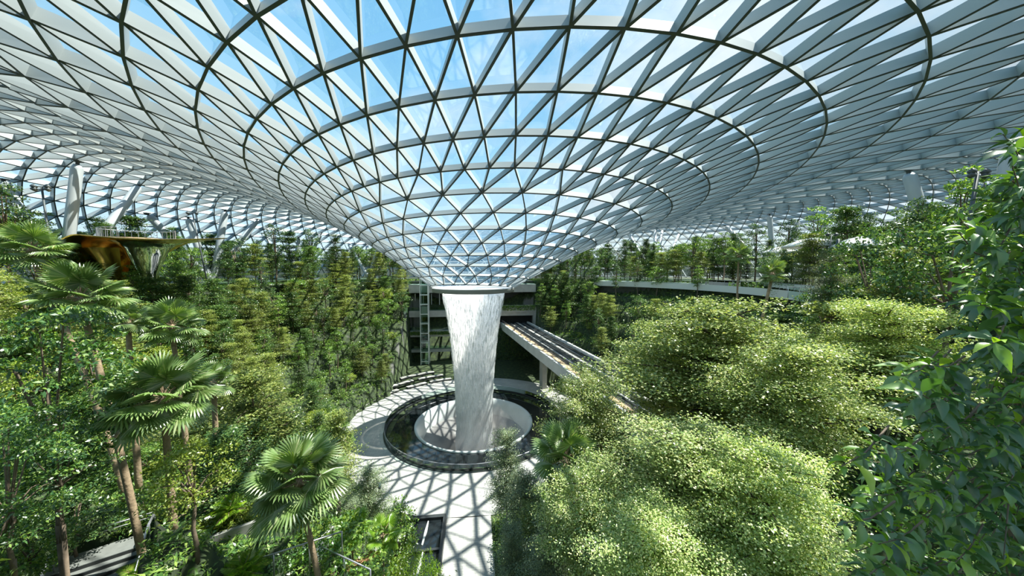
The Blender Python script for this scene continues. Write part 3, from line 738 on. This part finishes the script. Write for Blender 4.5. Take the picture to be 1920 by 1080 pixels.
mb = MB(); mb.box((-6.9, 0, 13.2), (1.2, 3, 5.6)); mb.box((6.9, 0, 13.2), (1.6, 3, 5.6)); mb.box((0, 0, 16.7), (15.4, 3.2, 1.6)); mb.build('concrete_frame', M_conc, port)
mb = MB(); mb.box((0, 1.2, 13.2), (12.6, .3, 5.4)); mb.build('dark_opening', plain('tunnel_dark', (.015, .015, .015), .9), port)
def plant_wall(name, w, h, n, mat, mat2, label, loc, rz=0.):
    e = empty(name, loc, rz, label, 'plant wall'); mb = MB(); mb.box((0, .2, h/2), (w, .4, h)); mb.build('backing', mat2, e)
    P = np.stack([rng.uniform(-w/2, w/2, n), np.full(n, -.05), rng.uniform(0, h, n)], -1); D = rand_dirs(n); D[:, 1] = -abs(D[:, 1])-.4; D[:, 2] -= .3
    Nn = rng.normal(size=(n, 3))*.4+(0, -1, .6); L = rng.uniform(.25, .6, n); v, f = leaf_quads(P, D, Nn, L, L*.4); link('foliage', mesh_np('wall_foliage', v, f, mat), e); return e
plant_wall('plant_wall', 15.6, 10.6, 9000, L_dark, M_dark, 'dark living plant wall under the train tunnel right of the waterfall', (12.2, 43.3, 0))
plant_wall('plant_wall', 20, 1.6, 3000, L_mid, M_conc, 'green planting trough on the balcony edge above the tunnel mouth', (10.4, 42.8, 16.6))
plant_wall('plant_wall', 24, .9, 2500, L_mid, M_conc, 'trailing planter on the balcony edge left of the waterfall', (-8.5, 42.8, 9.2))

# ------------------------------------------------------------------ train bridge
B0, B1 = Vector((13.3, 46, 0)), Vector((25.6, -44, 0)); BD = (B1-B0).normalized(); BS = Vector((BD.y, -BD.x, 0))   # BS points to the west side
if BS.x > 0: BS = -BS
br = empty('train_bridge', (B0.x, B0.y, 12), label='long concrete bridge carrying two train tracks past the pool', cat='bridge'); BL = (B1-B0).length
def strip(o0, o1, z0, z1, mb, mi=0, l0=0., l1=None):
    l1 = BL if l1 is None else l1; a, b = BD*l0, BD*l1
    q = [a+BS*o0, a+BS*o1, b+BS*o1, b+BS*o0]; vs = [v+Vector((0, 0, z0)) for v in q]+[v+Vector((0, 0, z1)) for v in q]
    mb.add(vs, [(3, 2, 1, 0), (4, 5, 6, 7), (0, 1, 5, 4), (1, 2, 6, 5), (2, 3, 7, 6), (3, 0, 4, 7)], mi)
mb = MB(); strip(-4.4, 4.0, -1.5, -.25, mb); strip(4.0, 4.5, -2.0, .2, mb); strip(-4.9, -4.4, -1.6, .35, mb); mb.build('girder', plain('pale_bridge_concrete', (.58, .59, .57), .7, noise=.12, scale=.4), br)
mb = MB(); strip(2.6, 4.0, -.25, -.05, mb); mb.build('walkway', plain('tan_walkway_deck', (.62, .42, .24), .7, noise=.15, scale=1.), br)
mb = MB(); strip(-4.4, 2.6, -.25, -.15, mb); mb.build('track_bed', plain('track_bed_concrete', (.30, .30, .29), .8, noise=.3, scale=.7), br)
for o in (-.3, .55, 1.75, 2.45, -1.6, -2.1, -3.1, -3.6):
    mb = MB(); strip(o-.13, o+.13, -.15, .16, mb); mb.build('guide_rail', M_dark, br)
mb = MB(); strip(-1.35, -.75, -.15, .1, mb); mb.build('centre_plinth', M_conc, br)
mb = MB()
for i in range(46): mb.bar(BD*(i*2)+BS*4.2+Vector((0, 0, .1)), BD*(i*2)+BS*4.2+Vector((0, 0, 1.1)), .05, .05)
mb.bar(BS*4.2+Vector((0, 0, 1.1)), BD*BL+BS*4.2+Vector((0, 0, 1.1)), .05, .05); mb.build('railing', M_steel, br)
for l in (30, 58, 80):
    mb = MB(); c = BD*l+Vector((0, 0, -6.7)); mb.box(c, (2.2, 1.2, 10.6), math.atan2(BD.y, BD.x)); mb.build('pier', M_conc, br)

# ------------------------------------------------------------------ curved walkway on the right, garden level edge rails
def arc_deck(a0, a1, rfun, z, w, th, name, label, n=60, wall=True):
    e = empty(name, (0, 0, z), label=label, cat='walkway')
    A = [RAD(a0+(a1-a0)*i/n) for i in range(n+1)]; I = [(rfun(math.degrees(a))*cos(a), rfun(math.degrees(a))*sin(a)) for a in A]; O = [((rfun(math.degrees(a))+w)*cos(a), (rfun(math.degrees(a))+w)*sin(a)) for a in A]
    mb = MB()
    for i in range(n):
        mb.add([(*I[i], -th), (*I[i+1], -th), (*O[i+1], -th), (*O[i], -th), (*I[i], 0), (*I[i+1], 0), (*O[i+1], 0), (*O[i], 0)], [(0, 1, 2, 3), (4, 7, 6, 5), (0, 4, 5, 1), (3, 2, 6, 7)], 0)
    mb.build('deck', M_white, e)
    mb = MB()
    for i in range(n): mb.add([(*I[i], 0), (*I[i+1], 0), (*I[i+1], 1.15), (*I[i], 1.15)], [(0, 1, 2, 3)])
    mb.build('glass_panels', M_balglass, e)
    mb = MB(); mb.tube([(x, y, 1.18) for x, y in I], .045, 6)
    for i in range(0, n+1, 2): mb.bar((*I[i], 0), (*I[i], 1.15), .05, .05)
    mb.build('handrail', M_steel, e)
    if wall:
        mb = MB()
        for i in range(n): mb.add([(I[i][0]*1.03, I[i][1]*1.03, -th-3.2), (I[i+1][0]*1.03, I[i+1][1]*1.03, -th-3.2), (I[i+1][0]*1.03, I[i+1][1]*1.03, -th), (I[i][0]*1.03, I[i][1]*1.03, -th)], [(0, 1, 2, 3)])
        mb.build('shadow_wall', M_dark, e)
    return e
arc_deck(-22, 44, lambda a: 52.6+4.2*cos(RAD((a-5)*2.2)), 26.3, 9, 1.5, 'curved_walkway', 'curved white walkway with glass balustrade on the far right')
arc_deck(118, 205, lambda a: 59.5, 26.1, 3.0, .4, 'garden_edge_walkway', 'garden edge with thin glass rail along the top of the left slope', wall=False)

# ------------------------------------------------------------------ roof columns (hollow steel, from the garden level up to the shell)
def column(top, foot_px, depth, rad, grp, e, lab=None):
    d = ray(*top).normalized(); hit = ROOF.ray_cast(EYE, d)
    T = hit[0]+Vector((0, 0, -fd(16)-.2)); Fp = at(foot_px, 500, depth); Fp.z = 26
    return T, Fp
def col_group(foot, depth, tops, rad, label):
    Fp = at(foot[0], 520, depth); Fp.z = h_at(Fp.x, Fp.y)
    e = empty('branching_column', Fp, label=label, cat='column')
    for i, (tx, ty, dd) in enumerate(tops):
        T = at(tx, ty, dd); up = ROOF.ray_cast(Vector((T.x, T.y, 27)), Vector((0, 0, 1)))
        if up[0] is not None: T = up[0]-Vector((0, 0, .9))
        T = T-Fp; off = Vector((.5*cos(i*1.7), .5*sin(i*1.7), 0)); mb = MB()
        d = (T-off).normalized(); mb.tube([off-Vector((0, 0, .3)), off+d*1.2, T-d*1.1, T-d*.5], [rad*.8, rad, rad*.95, rad*.55], 16); mb.build('strut', M_col, e, True)
        mb = MB(); mb.tube([T-d*.5, T], [rad*.3, rad*.3], 8); mb.box(T, (.9, .9, .16)); mb.build('head_plate', M_soffit_shade_steel, e)
    mb = MB(); mb.tube([(0, 0, -.3), (0, 0, .5)], [1.3, 1.1], 16); mb.build('foot', M_conc, e, True)
    return e
# tops are found on the shell: depth along each view line where the line meets the roof
def top_depth(tx, ty):
    d = ray(tx, ty); h = ROOF.ray_cast(EYE, d.normalized())
    return (h[0]-EYE).dot(FWD) if h[0] is not None else None
for foot, tops, rad, label in [
    ((108, 515), [(145, 292), (4, 325), (262, 338)], 17, 'branching steel roof column at the far left beside the gold sculpture'),
    ((396, 515), [(275, 392), (422, 387), (482, 405), (352, 400)], 12, 'branching steel roof column right of the gold sculpture'),
    ((556, 520), [(490, 437), (538, 442), (560, 427), (603, 432)], 6.5, 'branching roof column on the left skyline midway to the funnel'),
    ((692, 520), [(653, 452), (688, 455), (725, 470)], 6.5, 'branching roof column closest to the funnel on the left'),
    ((1230, 522), [(1172, 447), (1228, 440), (1241, 452), (1273, 448)], 6.5, 'branching roof column behind the curved white walkway'),
    ((1455, 500), [(1360, 418), (1443, 396), (1498, 406), (1566, 392)], 9, 'branching roof column on the right between palm and twin masts'),
    ((1768, 450), [(1703, 310)], 27, 'thick pale leaning column rising out of the trees on the right'),
    ((1846, 420), [(1893, 275)], 32, 'thick pale column partly behind the oval leafed shrub')]:
    ds = [top_depth(*t) for t in tops]
    if rad == 6.5: ds = [max(d or 110, 108) for d in ds]
    dm = float(np.median([d for d in ds if d]))
    dm = min(dm, 110); rad = min(.95, rad*dm/F_PX/2); 
    col_group(foot, dm, [(t[0], t[1], min(d or dm, 130)) for t, d in zip(tops, ds)], rad, label)

# ------------------------------------------------------------------ near shrub with glossy oval leaves
def blade(n_l=5):
    """unit leaf along +X, folded at the midrib, slightly drooping: returns verts, quads"""
    V = []; prof = [0, .62, 1., .86, .45, .02]
    for i in range(6):
        t = i/5; w = prof[i]*.5; z = .10*math.sin(t*pi)-.16*t*t
        V += [(t, -w, z+.16*w), (t, 0, z), (t, w, z+.16*w)]
    F = []
    for i in range(5):
        b = i*3; F += [(b, b+3, b+4, b+1), (b+1, b+4, b+5, b+2)]
    return np.array(V), np.array(F)
BV, BF = blade()
def blades(P, D, Nn, L, W):
    D = D/np.linalg.norm(D, axis=1, keepdims=True); S = np.cross(Nn, D); S /= np.linalg.norm(S, axis=1, keepdims=True)+1e-9; U = np.cross(D, S); n = len(P)
    V = P[:, None, :]+(BV[None, :, 0, None]*D[:, None, :])*L[:, None, None]+(BV[None, :, 1, None]*S[:, None, :])*W[:, None, None]+(BV[None, :, 2, None]*U[:, None, :])*L[:, None, None]
    F = BF[None]+(np.arange(n)*len(BV))[:, None, None]
    return V.reshape(-1, 3), F.reshape(-1, 4)
BND = [(225, 1875), (330, 1880), (380, 1830), (430, 1780), (470, 1800), (520, 1735), (600, 1745), (640, 1850), (665, 1800), (690, 1600), (730, 1640), (780, 1700), (830, 1630), (870, 1560), (930, 1545), (990, 1585), (1040, 1600), (1090, 1580)]
def bnd(y): return float(np.interp(y, [b[0] for b in BND], [b[1] for b in BND]))
def near_shrub():
    root = at(2010, 1000, 2.6); root.z = h_at(root.x, root.y)-.06
    e = empty('oval_leaf_shrub', root, label='large glossy oval leafed shrub filling the right edge close to the viewer', cat='shrub')
    wood = MB(); A = {'leaf': [], 'young': []}
    stems = []
    for i in range(7):
        top = at(1990+rng.uniform(-40, 120), rng.uniform(180, 420), rng.uniform(2.6, 3.6)); b = root+Vector((rng.uniform(-.3, .5), rng.uniform(-.3, .3), 0))
        pts = [b.lerp(top, t)+Vector((rng.uniform(-.06, .06), rng.uniform(-.06, .06), 0)) for t in (0, .5, .62, .7, .78, .86, .93, 1)]; pts[0] = b; stems.append(pts); wood.tube([p-root for p in pts], np.linspace(.05, .012, 8), 6)
    twigs = []
    for i in range(400):
        y = rng.uniform(235, 1120); f = rng.random()**.9; xb = bnd(y); x = xb+(2080-xb)*f
        if y < 520 and rng.random() < .35: continue
        d = rng.uniform(1.6, 2.7)+f*.8 if y > 640 else rng.uniform(1.9, 3.0)
        twigs.append((x, y, d))
    for (x, y, d) in twigs:
        tip = at(x, y, d); st = stems[rng.integers(7)]; j = min(range(8), key=lambda q: (st[q]-tip).length+rng.uniform(0, .3)); a = st[j]
        ln = (tip-a).length; 
        if ln > .55: a = tip+(a-tip)*(.55/ln)
        m = a.lerp(tip, .5)+Vector((0, 0, -.04)); pts = [a, m, tip]
        wood.tube([p-root for p in pts], [.006, .004, .0025], 4, cap=False)
        ax = (tip-a).normalized(); n = int(rng.integers(8, 14)); young = rng.random() < .42
        for q in range(n):
            t = .25+.75*q/(n-1); p = (a.lerp(m, t*2) if t < .5 else m.lerp(tip, t*2-1)); ang = q*2.4+rng.uniform(-.3, .3)
            sd = ax.orthogonal().normalized(); sd = Matrix.Rotation(ang, 3, ax) @ sd; spread = .95 if t < .85 else .6
            D = ax*(1.05-spread*.4)+sd*spread; D.z -= .12; D.normalize(); Nn = Vector((rng.normal()*.35, rng.normal()*.35-.25, 1.)); L = rng.uniform(.08, .19)*(.7 if t > .85 else 1.)
            A['young' if young and t > .72 else 'leaf'].append((p-root, D, Nn, L, L*rng.uniform(.30, .42)))
        # a rare yellow leaf comes with the random island colour
    # inner, deeper foliage
    for i in range(2600):
        y = rng.uniform(230, 1120); xb = bnd(y)+70; x = xb+(2150-xb)*rng.random()
        if y < 520 and rng.random() < .4: continue
        if 590 < y < 665 and x < 1900: continue
        p = at(x, y, rng.uniform(2.7, 3.9))-root; D = Vector(rand_dirs(1)[0]); D.z -= .3; L = rng.uniform(.09, .19)
        A['leaf'].append((p, D, Vector((rng.normal()*.5, rng.normal()*.5, 1)), L, L*.42))
    for kx, mat, nm in (('leaf', L_near, 'leaves'), ('young', L_near2, 'young_leaves')):
        R = A[kx]; v, f = blades(np.array([tuple(r[0]) for r in R]), np.array([tuple(r[1]) for r in R]), np.array([tuple(r[2]) for r in R]), np.array([r[3] for r in R]), np.array([r[4] for r in R]))
        o = link(nm, mesh_np(nm, v, f, mat, smooth=True), e); o['kind'] = 'stuff'
        if kx == 'young': o['label'] = 'bright light green young shoots'
    wood.build('branches', M_bark, e, True)
near_shrub()

# ------------------------------------------------------------------ stairs, planters and balustrades at the lower left
st = ST0.copy(); toward, across = ST_T, ST_A
se = empty('garden_staircase', st, label='dark stone staircase with landing and steel handrails at the lower left', cat='staircase')
W_ = 3.3
def quadbox(mb, o, a, b, z0, z1, mi=0):
    q = [o, o+a, o+a+b, o+b]; vs = [v+Vector((0, 0, z0)) for v in q]+[v+Vector((0, 0, z1)) for v in q]
    mb.add(vs, [(3, 2, 1, 0), (4, 5, 6, 7), (0, 1, 5, 4), (1, 2, 6, 5), (2, 3, 7, 6), (3, 0, 4, 7)], mi)
M_step = plain('stair_stone', (.17, .18, .17), .7, noise=.15, scale=3)
mb = MB(); quadbox(mb, Vector((0, 0, 0)), across*W_, toward*1.2, -3, 0); mb.build('landing', M_step, se)
mb = MB()
for i in range(16):
    quadbox(mb, toward*(1.2+i*.36), across*W_, toward*.34, -5-.16*i, -.17*(i+1)+.0)
mb.build('steps', M_step, se)
mb = MB()
for i in range(16): quadbox(mb, toward*(1.2+i*.36-.01), across*W_, toward*.06, -.17*(i+1)-.02, -.17*(i+1)+.02+.15)
mb.build('dark_risers', M_dark, se)
for s, off in ((0, 0.), (1, W_)):
    mb = MB(); a = across*off; top0 = a+Vector((0, 0, 1.05)); p2 = a+toward*1.2+Vector((0, 0, 1.05)); p3 = a+toward*7+Vector((0, 0, 1.05-2.72))
    for dz in (0, -.12): mb.tube([top0+Vector((0, 0, dz)), p2+Vector((0, 0, dz)), p3+Vector((0, 0, dz))], .035, 6)
    for t in range(9):
        q = a+toward*t; t = min(t, 7); z = 0 if t < 1.2 else -(t-1.2)*.47; mb.bar(q+Vector((0, 0, z)), q+Vector((0, 0, z+1.05)), .05, .05)
    mb.build('handrail', M_steel, se, True)
    mb = MB(); mb.add([a, a+toward*1.2, a+toward*1.2+Vector((0, 0, .9)), a+Vector((0, 0, .9))], [(0, 1, 2, 3)]); mb.add([a+toward*1.2, a+toward*7+Vector((0, 0, -2.72)), a+toward*7+Vector((0, 0, -1.82)), a+toward*1.2+Vector((0, 0, .9))], [(0, 1, 2, 3)])
    mb.build('glass_panel', M_balglass, se)
mb = MB(); mb.tube([Vector((0, 0, 1.05)), across*W_+Vector((0, 0, 1.05))], .035, 6); mb.tube([Vector((0, 0, .8)), across*W_+Vector((0, 0, .8))], .025, 6); mb.build('handrail', M_steel, se, True)
def balustrade(p0, p1, z, label, h=1.1):
    e = empty('glass_balustrade', (p0[0], p0[1], z), label=label, cat='balustrade'); b = Vector((p1[0]-p0[0], p1[1]-p0[1], 0)); L = b.length; mb = MB(); mb.tube([(0, 0, h), b+Vector((0, 0, h))], .04, 6)
    n = max(2, int(L/1.3))
    for i in range(n+1): q = b*(i/n); mb.bar(q-Vector((0, 0, .4)), q+Vector((0, 0, h)), .06, .06)
    mb.build('handrail', M_steel, e, True); mb = MB(); mb.add([(0, 0, 0), b, b+Vector((0, 0, h-.1)), (0, 0, h-.1)], [(0, 1, 2, 3)]); mb.build('glass_panel', M_balglass, e)
def planter(px, py, depth, L, Wd, rz, label):
    p = at(px, py, depth); g = h_at(p.x, p.y); z = max(g+.5, min(p.z, g+3)); e = empty('stone_planter', (p.x, p.y, z), rz, label, 'planter')
    mb = MB(); t = .22
    for c, sz in (((0, Wd/2, 0), (L, t, 1.)), ((0, -Wd/2, 0), (L, t, 1.)), ((L/2-t/2, 0, 0), (t, Wd-t, 1.)), ((-L/2+t/2, 0, 0), (t, Wd-t, 1.))): mb.box((c[0], c[1], -.3), sz)
    mb.box((0, 0, -1.6), (L*.96, Wd*.96, 2.6)); mb.build('stone_wall', plain('planter_stone', (.26, .26, .25), .8, noise=.2, scale=2), e)
    mb = MB(); mb.box((0, 0, -.1), (L-2*t, Wd-2*t, .4)); mb.build('soil', M_soil, e)
    n = 260; C = np.stack([rng.uniform(-L/2+.3, L/2-.3, n), rng.uniform(-Wd/2+.3, Wd/2-.3, n), np.full(n, .25)], -1)
    o = link('foliage', leaves_mesh('planter_foliage', C, (.2, .2, .16), 10, .2, .35, L_yel, up=.5), e)
planter(420, 1000, 19, 6, 1.8, .5, 'long stone planter with bright ground plants right of the staircase')
planter(655, 1040, 20, 4.5, 2., -.5, 'angular stone planter at the bottom left of the cascade steps')
planter(560, 1000, 22, 4., 1.8, -.4, 'stone planter behind the curved trunk of the large fan palm')
planter(690, 960, 30, 4., 1.6, .3, 'small stone planter near the person in blue')
p = at(440, 1065, 15.5); balustrade(p, p+Vector((4.2, 1.6, 0)), max(h_at(p.x, p.y), 14.5), 'glass balustrade with steel rail at the bottom left of the large palm')
p = at(600, 1040, 18); balustrade(p, p+Vector((3.2, -1.8, 0)), max(h_at(p.x, p.y), p.z-.6), 'low glass balustrade beside the trunk of the large fan palm')
for i, (px, py, d, lb) in enumerate([(690, 1045, 21, 'brown wooden bench beside the angular planter'), (640, 985, 27, 'brown wooden bench under the thin grey leafed tree')]):
    p = at(px, py, d); z = h_at(p.x, p.y); e = empty('wooden_bench', (p.x, p.y, max(z, p.z-.4)), .6, lb, 'bench'); mb = MB(); mb.box((0, 0, .43), (2.6, .5, .1)); mb.build('seat', plain('bench_timber', (.32, .17, .08), .6), e); mb = MB(); mb.box((-1, 0, 0.0), (.12, .45, .8)); mb.box((1, 0, 0.0), (.12, .45, .8)); mb.build('supports', M_conc, e)

# cascade steps beside the path
ce = empty('water_cascade', (-6.4, -25.6, 0), label='dark stepped water cascade with thin white streams left of the path', cat='fountain')
mb = MB(); mb.box((0, .2, .2), (5.8, .5, .5)); mb.box((-2.8, -4.4, .25), (.35, 8.8, .6)); mb.box((2.8, -4.4, .25), (.35, 8.8, .6)); mb.box((0, -4.4, .16), (5.4, .3, .3)); mb.box((0, -8.7, .16), (5.4, .3, .3)); mb.build('dark_stone_edge', M_dark, ce)
mb = MB(); mb.box((0, -2.1, .02), (5.3, 4.1, .2)); mb.box((0, -6.5, -.02), (5.3, 4.1, .18)); mb.build('water_surface', M_water, ce)
M_ww = plain('white_water_stream', (.85, .88, .88), .5)
for x, y in ((-.9, -2.3), (.9, -2.2), (-.9, -6.4), (.9, -6.5)):
    mb = MB(); mb.tube([(x, y+1.8, .3), (x-.1, y+.4, .22), (x-.25, y-1.4, .16)], [.07, .16, .1], 8); mb.build('white_stream', M_ww, ce, True)

# curved stone seats on the left of the plaza
for i, (a0, a1, r, z) in enumerate([(104, 117, 25.2, 0), (119, 131, 25.0, 0), (136, 150, 25.4, 0), (152, 168, 25.2, 0), (108, 122, 27.2, .6), (125, 139, 27.2, .6), (144, 160, 27.4, .6), (112, 130, 29.2, 1.2), (134, 154, 29.4, 1.2)]):
    e = empty('curved_stone_seat', (0, 0, z), label='long curved dark stone seat on the left edge of the plaza', cat='bench', group='curved stone seats left of the plaza')
    mb = MB(); A0, A1 = RAD(a0), RAD(a1); mb.lathe([(r, 0), (r, .42), (r+1.1, .42), (r+1.1, 0)], 14, 0, (0, 0, 0), A0, A1)
    for A in (A0, A1): mb.add([(r*cos(A), r*sin(A), 0), ((r+1.1)*cos(A), (r+1.1)*sin(A), 0), ((r+1.1)*cos(A), (r+1.1)*sin(A), .42), (r*cos(A), r*sin(A), .42)], [(0, 1, 2, 3)])
    mb.build('seat_body', M_dark, e); mb = MB(); mb.lathe([(r-.05, .42), (r-.05, .5), (r+1.12, .5), (r+1.12, .42)], 14, 0, (0, 0, 0), A0, A1); mb.build('seat_top', M_conc, e)

# ------------------------------------------------------------------ gold and steel sculpture at the garden level, upper left
def gold_sculpture():
    c = at(262, 500, 50); e = empty('gold_canopy_sculpture', (c.x, c.y, 26), -YAW+.2, 'mirror gold dish shaped canopy on a polished steel funnel, upper left', 'sculpture')
    gold = plain('mirror_gold', (.95, .60, .18), .22, 1.); chrome = plain('mirror_steel', (.72, .74, .74), .06, 1.)
    # warped dish
    nr, na = 14, 72; V = []; F = []
    for s in (0, 1):
        for i in range(nr+1):
            r = .22+.78*i/nr
            for j in range(na):
                a = 2*pi*j/na; R = (9.3+1.6*cos(a)+.5*cos(3*a+.6)); z = 5.6-6.0*max(0, -cos(a+.2))**1.3*r**3+.55*sin(2*a+.5)*r*r-1.5*(1-r)**2+(-.35*(1-.6*r) if s == 0 else 0.)
                V.append((r*R*cos(a), r*R*.75*sin(a), z+3.1))
    m = (nr+1)*na
    for s in (0, 1):
        for i in range(nr):
            for j in range(na): F.append((s*m+i*na+j, s*m+i*na+(j+1) % na, s*m+(i+1)*na+(j+1) % na, s*m+(i+1)*na+j))
    for j in range(na): F.append((nr*na+j, nr*na+(j+1) % na, m+nr*na+(j+1) % na, m+nr*na+j))
    mb = MB(); mb.add(V, F); mb.build('gold_dish', gold, e, True)
    mb = MB(); mb.lathe([(1.0, -.6), (1.05, .1), (1.5, 1.2), (2.0, 2.6), (2.5, 3.9), (3.2, 4.6), (4.0, 4.9)], 48, 0, (1.0, 0, 3.2)); mb.build('steel_funnel', chrome, e, True)
    mb = MB(); mb.lathe([(.7, -.6), (2.2, 1.4), (2.6, 2.6), (3.6, 4.2)], 40, 0, (-2.6, .5, 2.9), pi*.6, pi*1.7); mb.build('gold_inner_wall', gold, e, True)
    mb = MB(); pts = [(6.2*cos(a), 4.6*sin(a), 7.1) for a in np.linspace(.3, pi*1.5, 26)]; pts = [(x*.7, y*.7, z+2.9) for x, y, z in pts]; mb.tube(pts, .05, 6)
    for p in pts: mb.bar((p[0], p[1], 8.6), p, .05, .05)
    mb.build('viewing_rail', M_steel, e)
    mb = MB(); mb.lathe([(.01, 8.62), (3.6, 8.62), (3.6, 8.5), (.01, 8.5)], 32); mb.build('top_deck', M_conc, e)
gold_sculpture()

# floodlight masts
def mast(tx, ty, foot, depth, h_px_w, label, heads=4, rad=.12):
    T = at(tx, ty, depth); Fp = at(foot, 500, depth); Fp.z = 26; e = empty('floodlight_mast', Fp, label=label, cat='lamp'); T = T-Fp
    mb = MB(); mb.tube([(0, 0, -.3), T*.5, T], [rad, rad, rad*.8], 10); mb.build('pole', M_soffit_shade_steel, e, True)
    for i in range(heads):
        s = -1 if i % 2 else 1; z = -.35*(i//2); c = T+Vector((s*.75, 0, z)); mb = MB(); mb.tube([T+Vector((0, 0, z)), c], .05, 6); mb.tube([c+Vector((0, -.25, .1)), c+Vector((0, .1, -.12))], [.26, .2], 12); mb.build('spotlight', M_soffit_shade_steel, e, True)
mast(78, 350, 104, 42, 0, 'slim dark floodlight mast at the far left')
mast(361, 400, 390, 62, 0, 'dark floodlight mast beside the branching column right of the sculpture', 2)
mast(1833, 322, 1797, 30, 0, 'dark leaning floodlight mast left of the thick pale column', 4, .16)
mast(1559, 440, 1548, 52, 0, 'taller mast of the twin masts above the right garden', 2, .1)
mast(1572, 448, 1562, 50, 0, 'shorter black mast of the twin masts above the right garden', 0, .28)

# white canopies of the garden cafe
for px, py, d, w, lb in [(1525, 458, 60, 4.6, 'flat white cafe canopy left of the twin masts'), (1612, 458, 52, 3.6, 'flat white cafe canopy right of the twin masts'), (1465, 472, 75, 4, 'flat white cafe canopy farthest back beside the palm')]:
    T = at(px, py, d); e = empty('white_canopy', (T.x, T.y, 26), .3, lb, 'canopy'); h = T.z-26; mb = MB(); mb.lathe([(.05, h+1.3), (w*.5, h+.75), (w, h-.3), (w, h-.6), (w*.5, h+.5), (.05, h+1.1)], 28); mb.build('fabric_top', M_white, e, True)
    mb = MB(); mb.tube([(0, 0, 0), (0, 0, h+.3)], .09, 8); mb.build('pole', M_steel, e, True)
for p0, p1, lb in [((1480, 500, 46), (1600, 505, 40), 'green tinted glass balustrade below the white canopies'), ((1520, 545, 40), (1650, 540, 34), 'lower green tinted glass balustrade behind the feathery tree')]:
    a, b = at(*p0), at(*p1); z = 26 if p0[1] < 520 else 26-1.2; balustrade((a.x, a.y), (b.x, b.y), z, lb, 1.5)

# ------------------------------------------------------------------ person on the plaza
def person(loc, rz):
    e = empty('person', loc, rz, 'person in a dark blue top and dark trousers bending beside the plaza edge', 'person')
    skin = plain('skin', (.55, .36, .26), .6); blue = plain('blue_cloth', (.05, .12, .28), .8); dk = plain('dark_cloth', (.04, .045, .06), .8); hair = plain('dark_hair', (.02, .015, .012), .6)
    J = [(0, 0, .95), (0, .02, 1.15), (0, .06, 1.38), (0, .10, 1.50), (0, .14, 1.60), (0, .16, 1.70), (.19, .07, 1.42), (.25, .12, 1.16), (.24, .32, 1.02), (.24, .40, .98), (-.19, .07, 1.42), (-.26, .10, 1.16), (-.22, .30, 1.00), (-.22, .38, .96),
         (.10, 0, .90), (.12, .05, .50), (.13, -.02, .08), (.14, .12, .03), (-.10, 0, .90), (-.12, .0, .50), (-.13, -.08, .08), (-.14, .06, .03)]
    E = [(0, 1), (1, 2), (2, 3), (3, 4), (4, 5), (2, 6), (6, 7), (7, 8), (8, 9), (2, 10), (10, 11), (11, 12), (12, 13), (0, 14), (14, 15), (15, 16), (16, 17), (0, 18), (18, 19), (19, 20), (20, 21)]
    Rr = [.15, .14, .16, .06, .09, .085, .06, .045, .035, .03, .06, .045, .035, .03, .09, .06, .045, .035, .09, .06, .045, .035]
    me = bpy.data.meshes.new('body'); me.from_pydata(J, E, []); me.materials.append(skin); o = link('body', me, e)
    me2 = None
    mdf = o.modifiers.new('skin', 'SKIN'); me.skin_vertices.new() if not me.skin_vertices else None
    for i, r in enumerate(Rr): me.skin_vertices[0].data[i].radius = (r, r)
    me.skin_vertices[0].data[0].use_root = True
    o.modifiers.new('s', 'SUBSURF').levels = 1
    mb = MB(); mb.tube([(0, .0, .9), (0, .02, 1.1), (0, .06, 1.36), (0, .09, 1.48)], [.17, .165, .19, .09], 12)
    for s in (1, -1): mb.tube([(.12*s, .06, 1.42), (.2*s, .07, 1.41), (.255*s, .11, 1.16)], [.08, .075, .06], 10)
    mb.build('top', blue, e, True)
    mb = MB()
    for s, y in ((1, .05), (-1, 0)): mb.tube([(.08*s, 0, 1.0), (.1*s, 0, .88), (.12*s, y, .5), (.13*s, y-.07, .1)], [.12, .115, .08, .065], 10)
    mb.build('trousers', dk, e, True)
    mb = MB(); mb.lathe([(.0, 1.84), (.06, 1.825), (.10, 1.77), (.112, 1.70), (.10, 1.66), (.09, 1.66)], 14, 0, (0, .135, 0)); mb.build('hair', hair, e, True)
pp = at_z(712, 925, 0); person((pp.x, pp.y, h_at(pp.x, pp.y)), .8)

# bright low plants near the stairs and the path
for i, (px, py, d, L, n, mt, lb) in enumerate([(515, 1055, 14, 1.3, 22, L_palm2, 'bright sword leafed plant at the bottom below the large fan palm'), (455, 1070, 15, 1.0, 20, L_palm2, 'bright arching plant right of the staircase foot'),
    (250, 900, 16, 1.2, 18, L_palm2, 'arching feather leafed plant above the staircase landing'), (610, 1060, 18, 1.1, 20, L_palm2, 'bright arching plant beside the curved palm trunk'), (700, 1050, 23, 1.0, 18, L_palm2, 'bright arching plant in front of the cascade steps'),
    (1548, 600, 30, 1.8, 16, L_palm2, 'young feather palm with upright yellow green fronds on the right'), (430, 950, 19, 1.0, 18, L_palm2, 'bright arching plant between the yellow green tree and the large palm')]):
    p = at(px, py, d); g = h_at(p.x, p.y); feather_plant((p.x, p.y, max(g, min(p.z, g+1.2))-.05), L, n, mt, lb, el0=80, el1=25)
K['bamboo'] = [clumpy('bamboo', 3.0, 1.2, 50, 70, .16, L_palm2, base=.1, asp=.22, cr=.35, trunk_r=.04, up=.25)]; NAMES['bamboo'] = 'bamboo_clump'
for px, py, d, lb in [(765, 1020, 26, 'bright bamboo clump left of the path at the bottom'), (800, 1035, 25, 'bright bamboo clump touching the path at the bottom'), (735, 1050, 23, 'lower bright bamboo clump in front of the cascade steps')]:
    p = at(px, py+14, d); g = ground(p); k = max(.6, (p.z-g.z)/3.0); plant('bamboo', g, (1.0, 1.0, k), lb, 'bamboo')
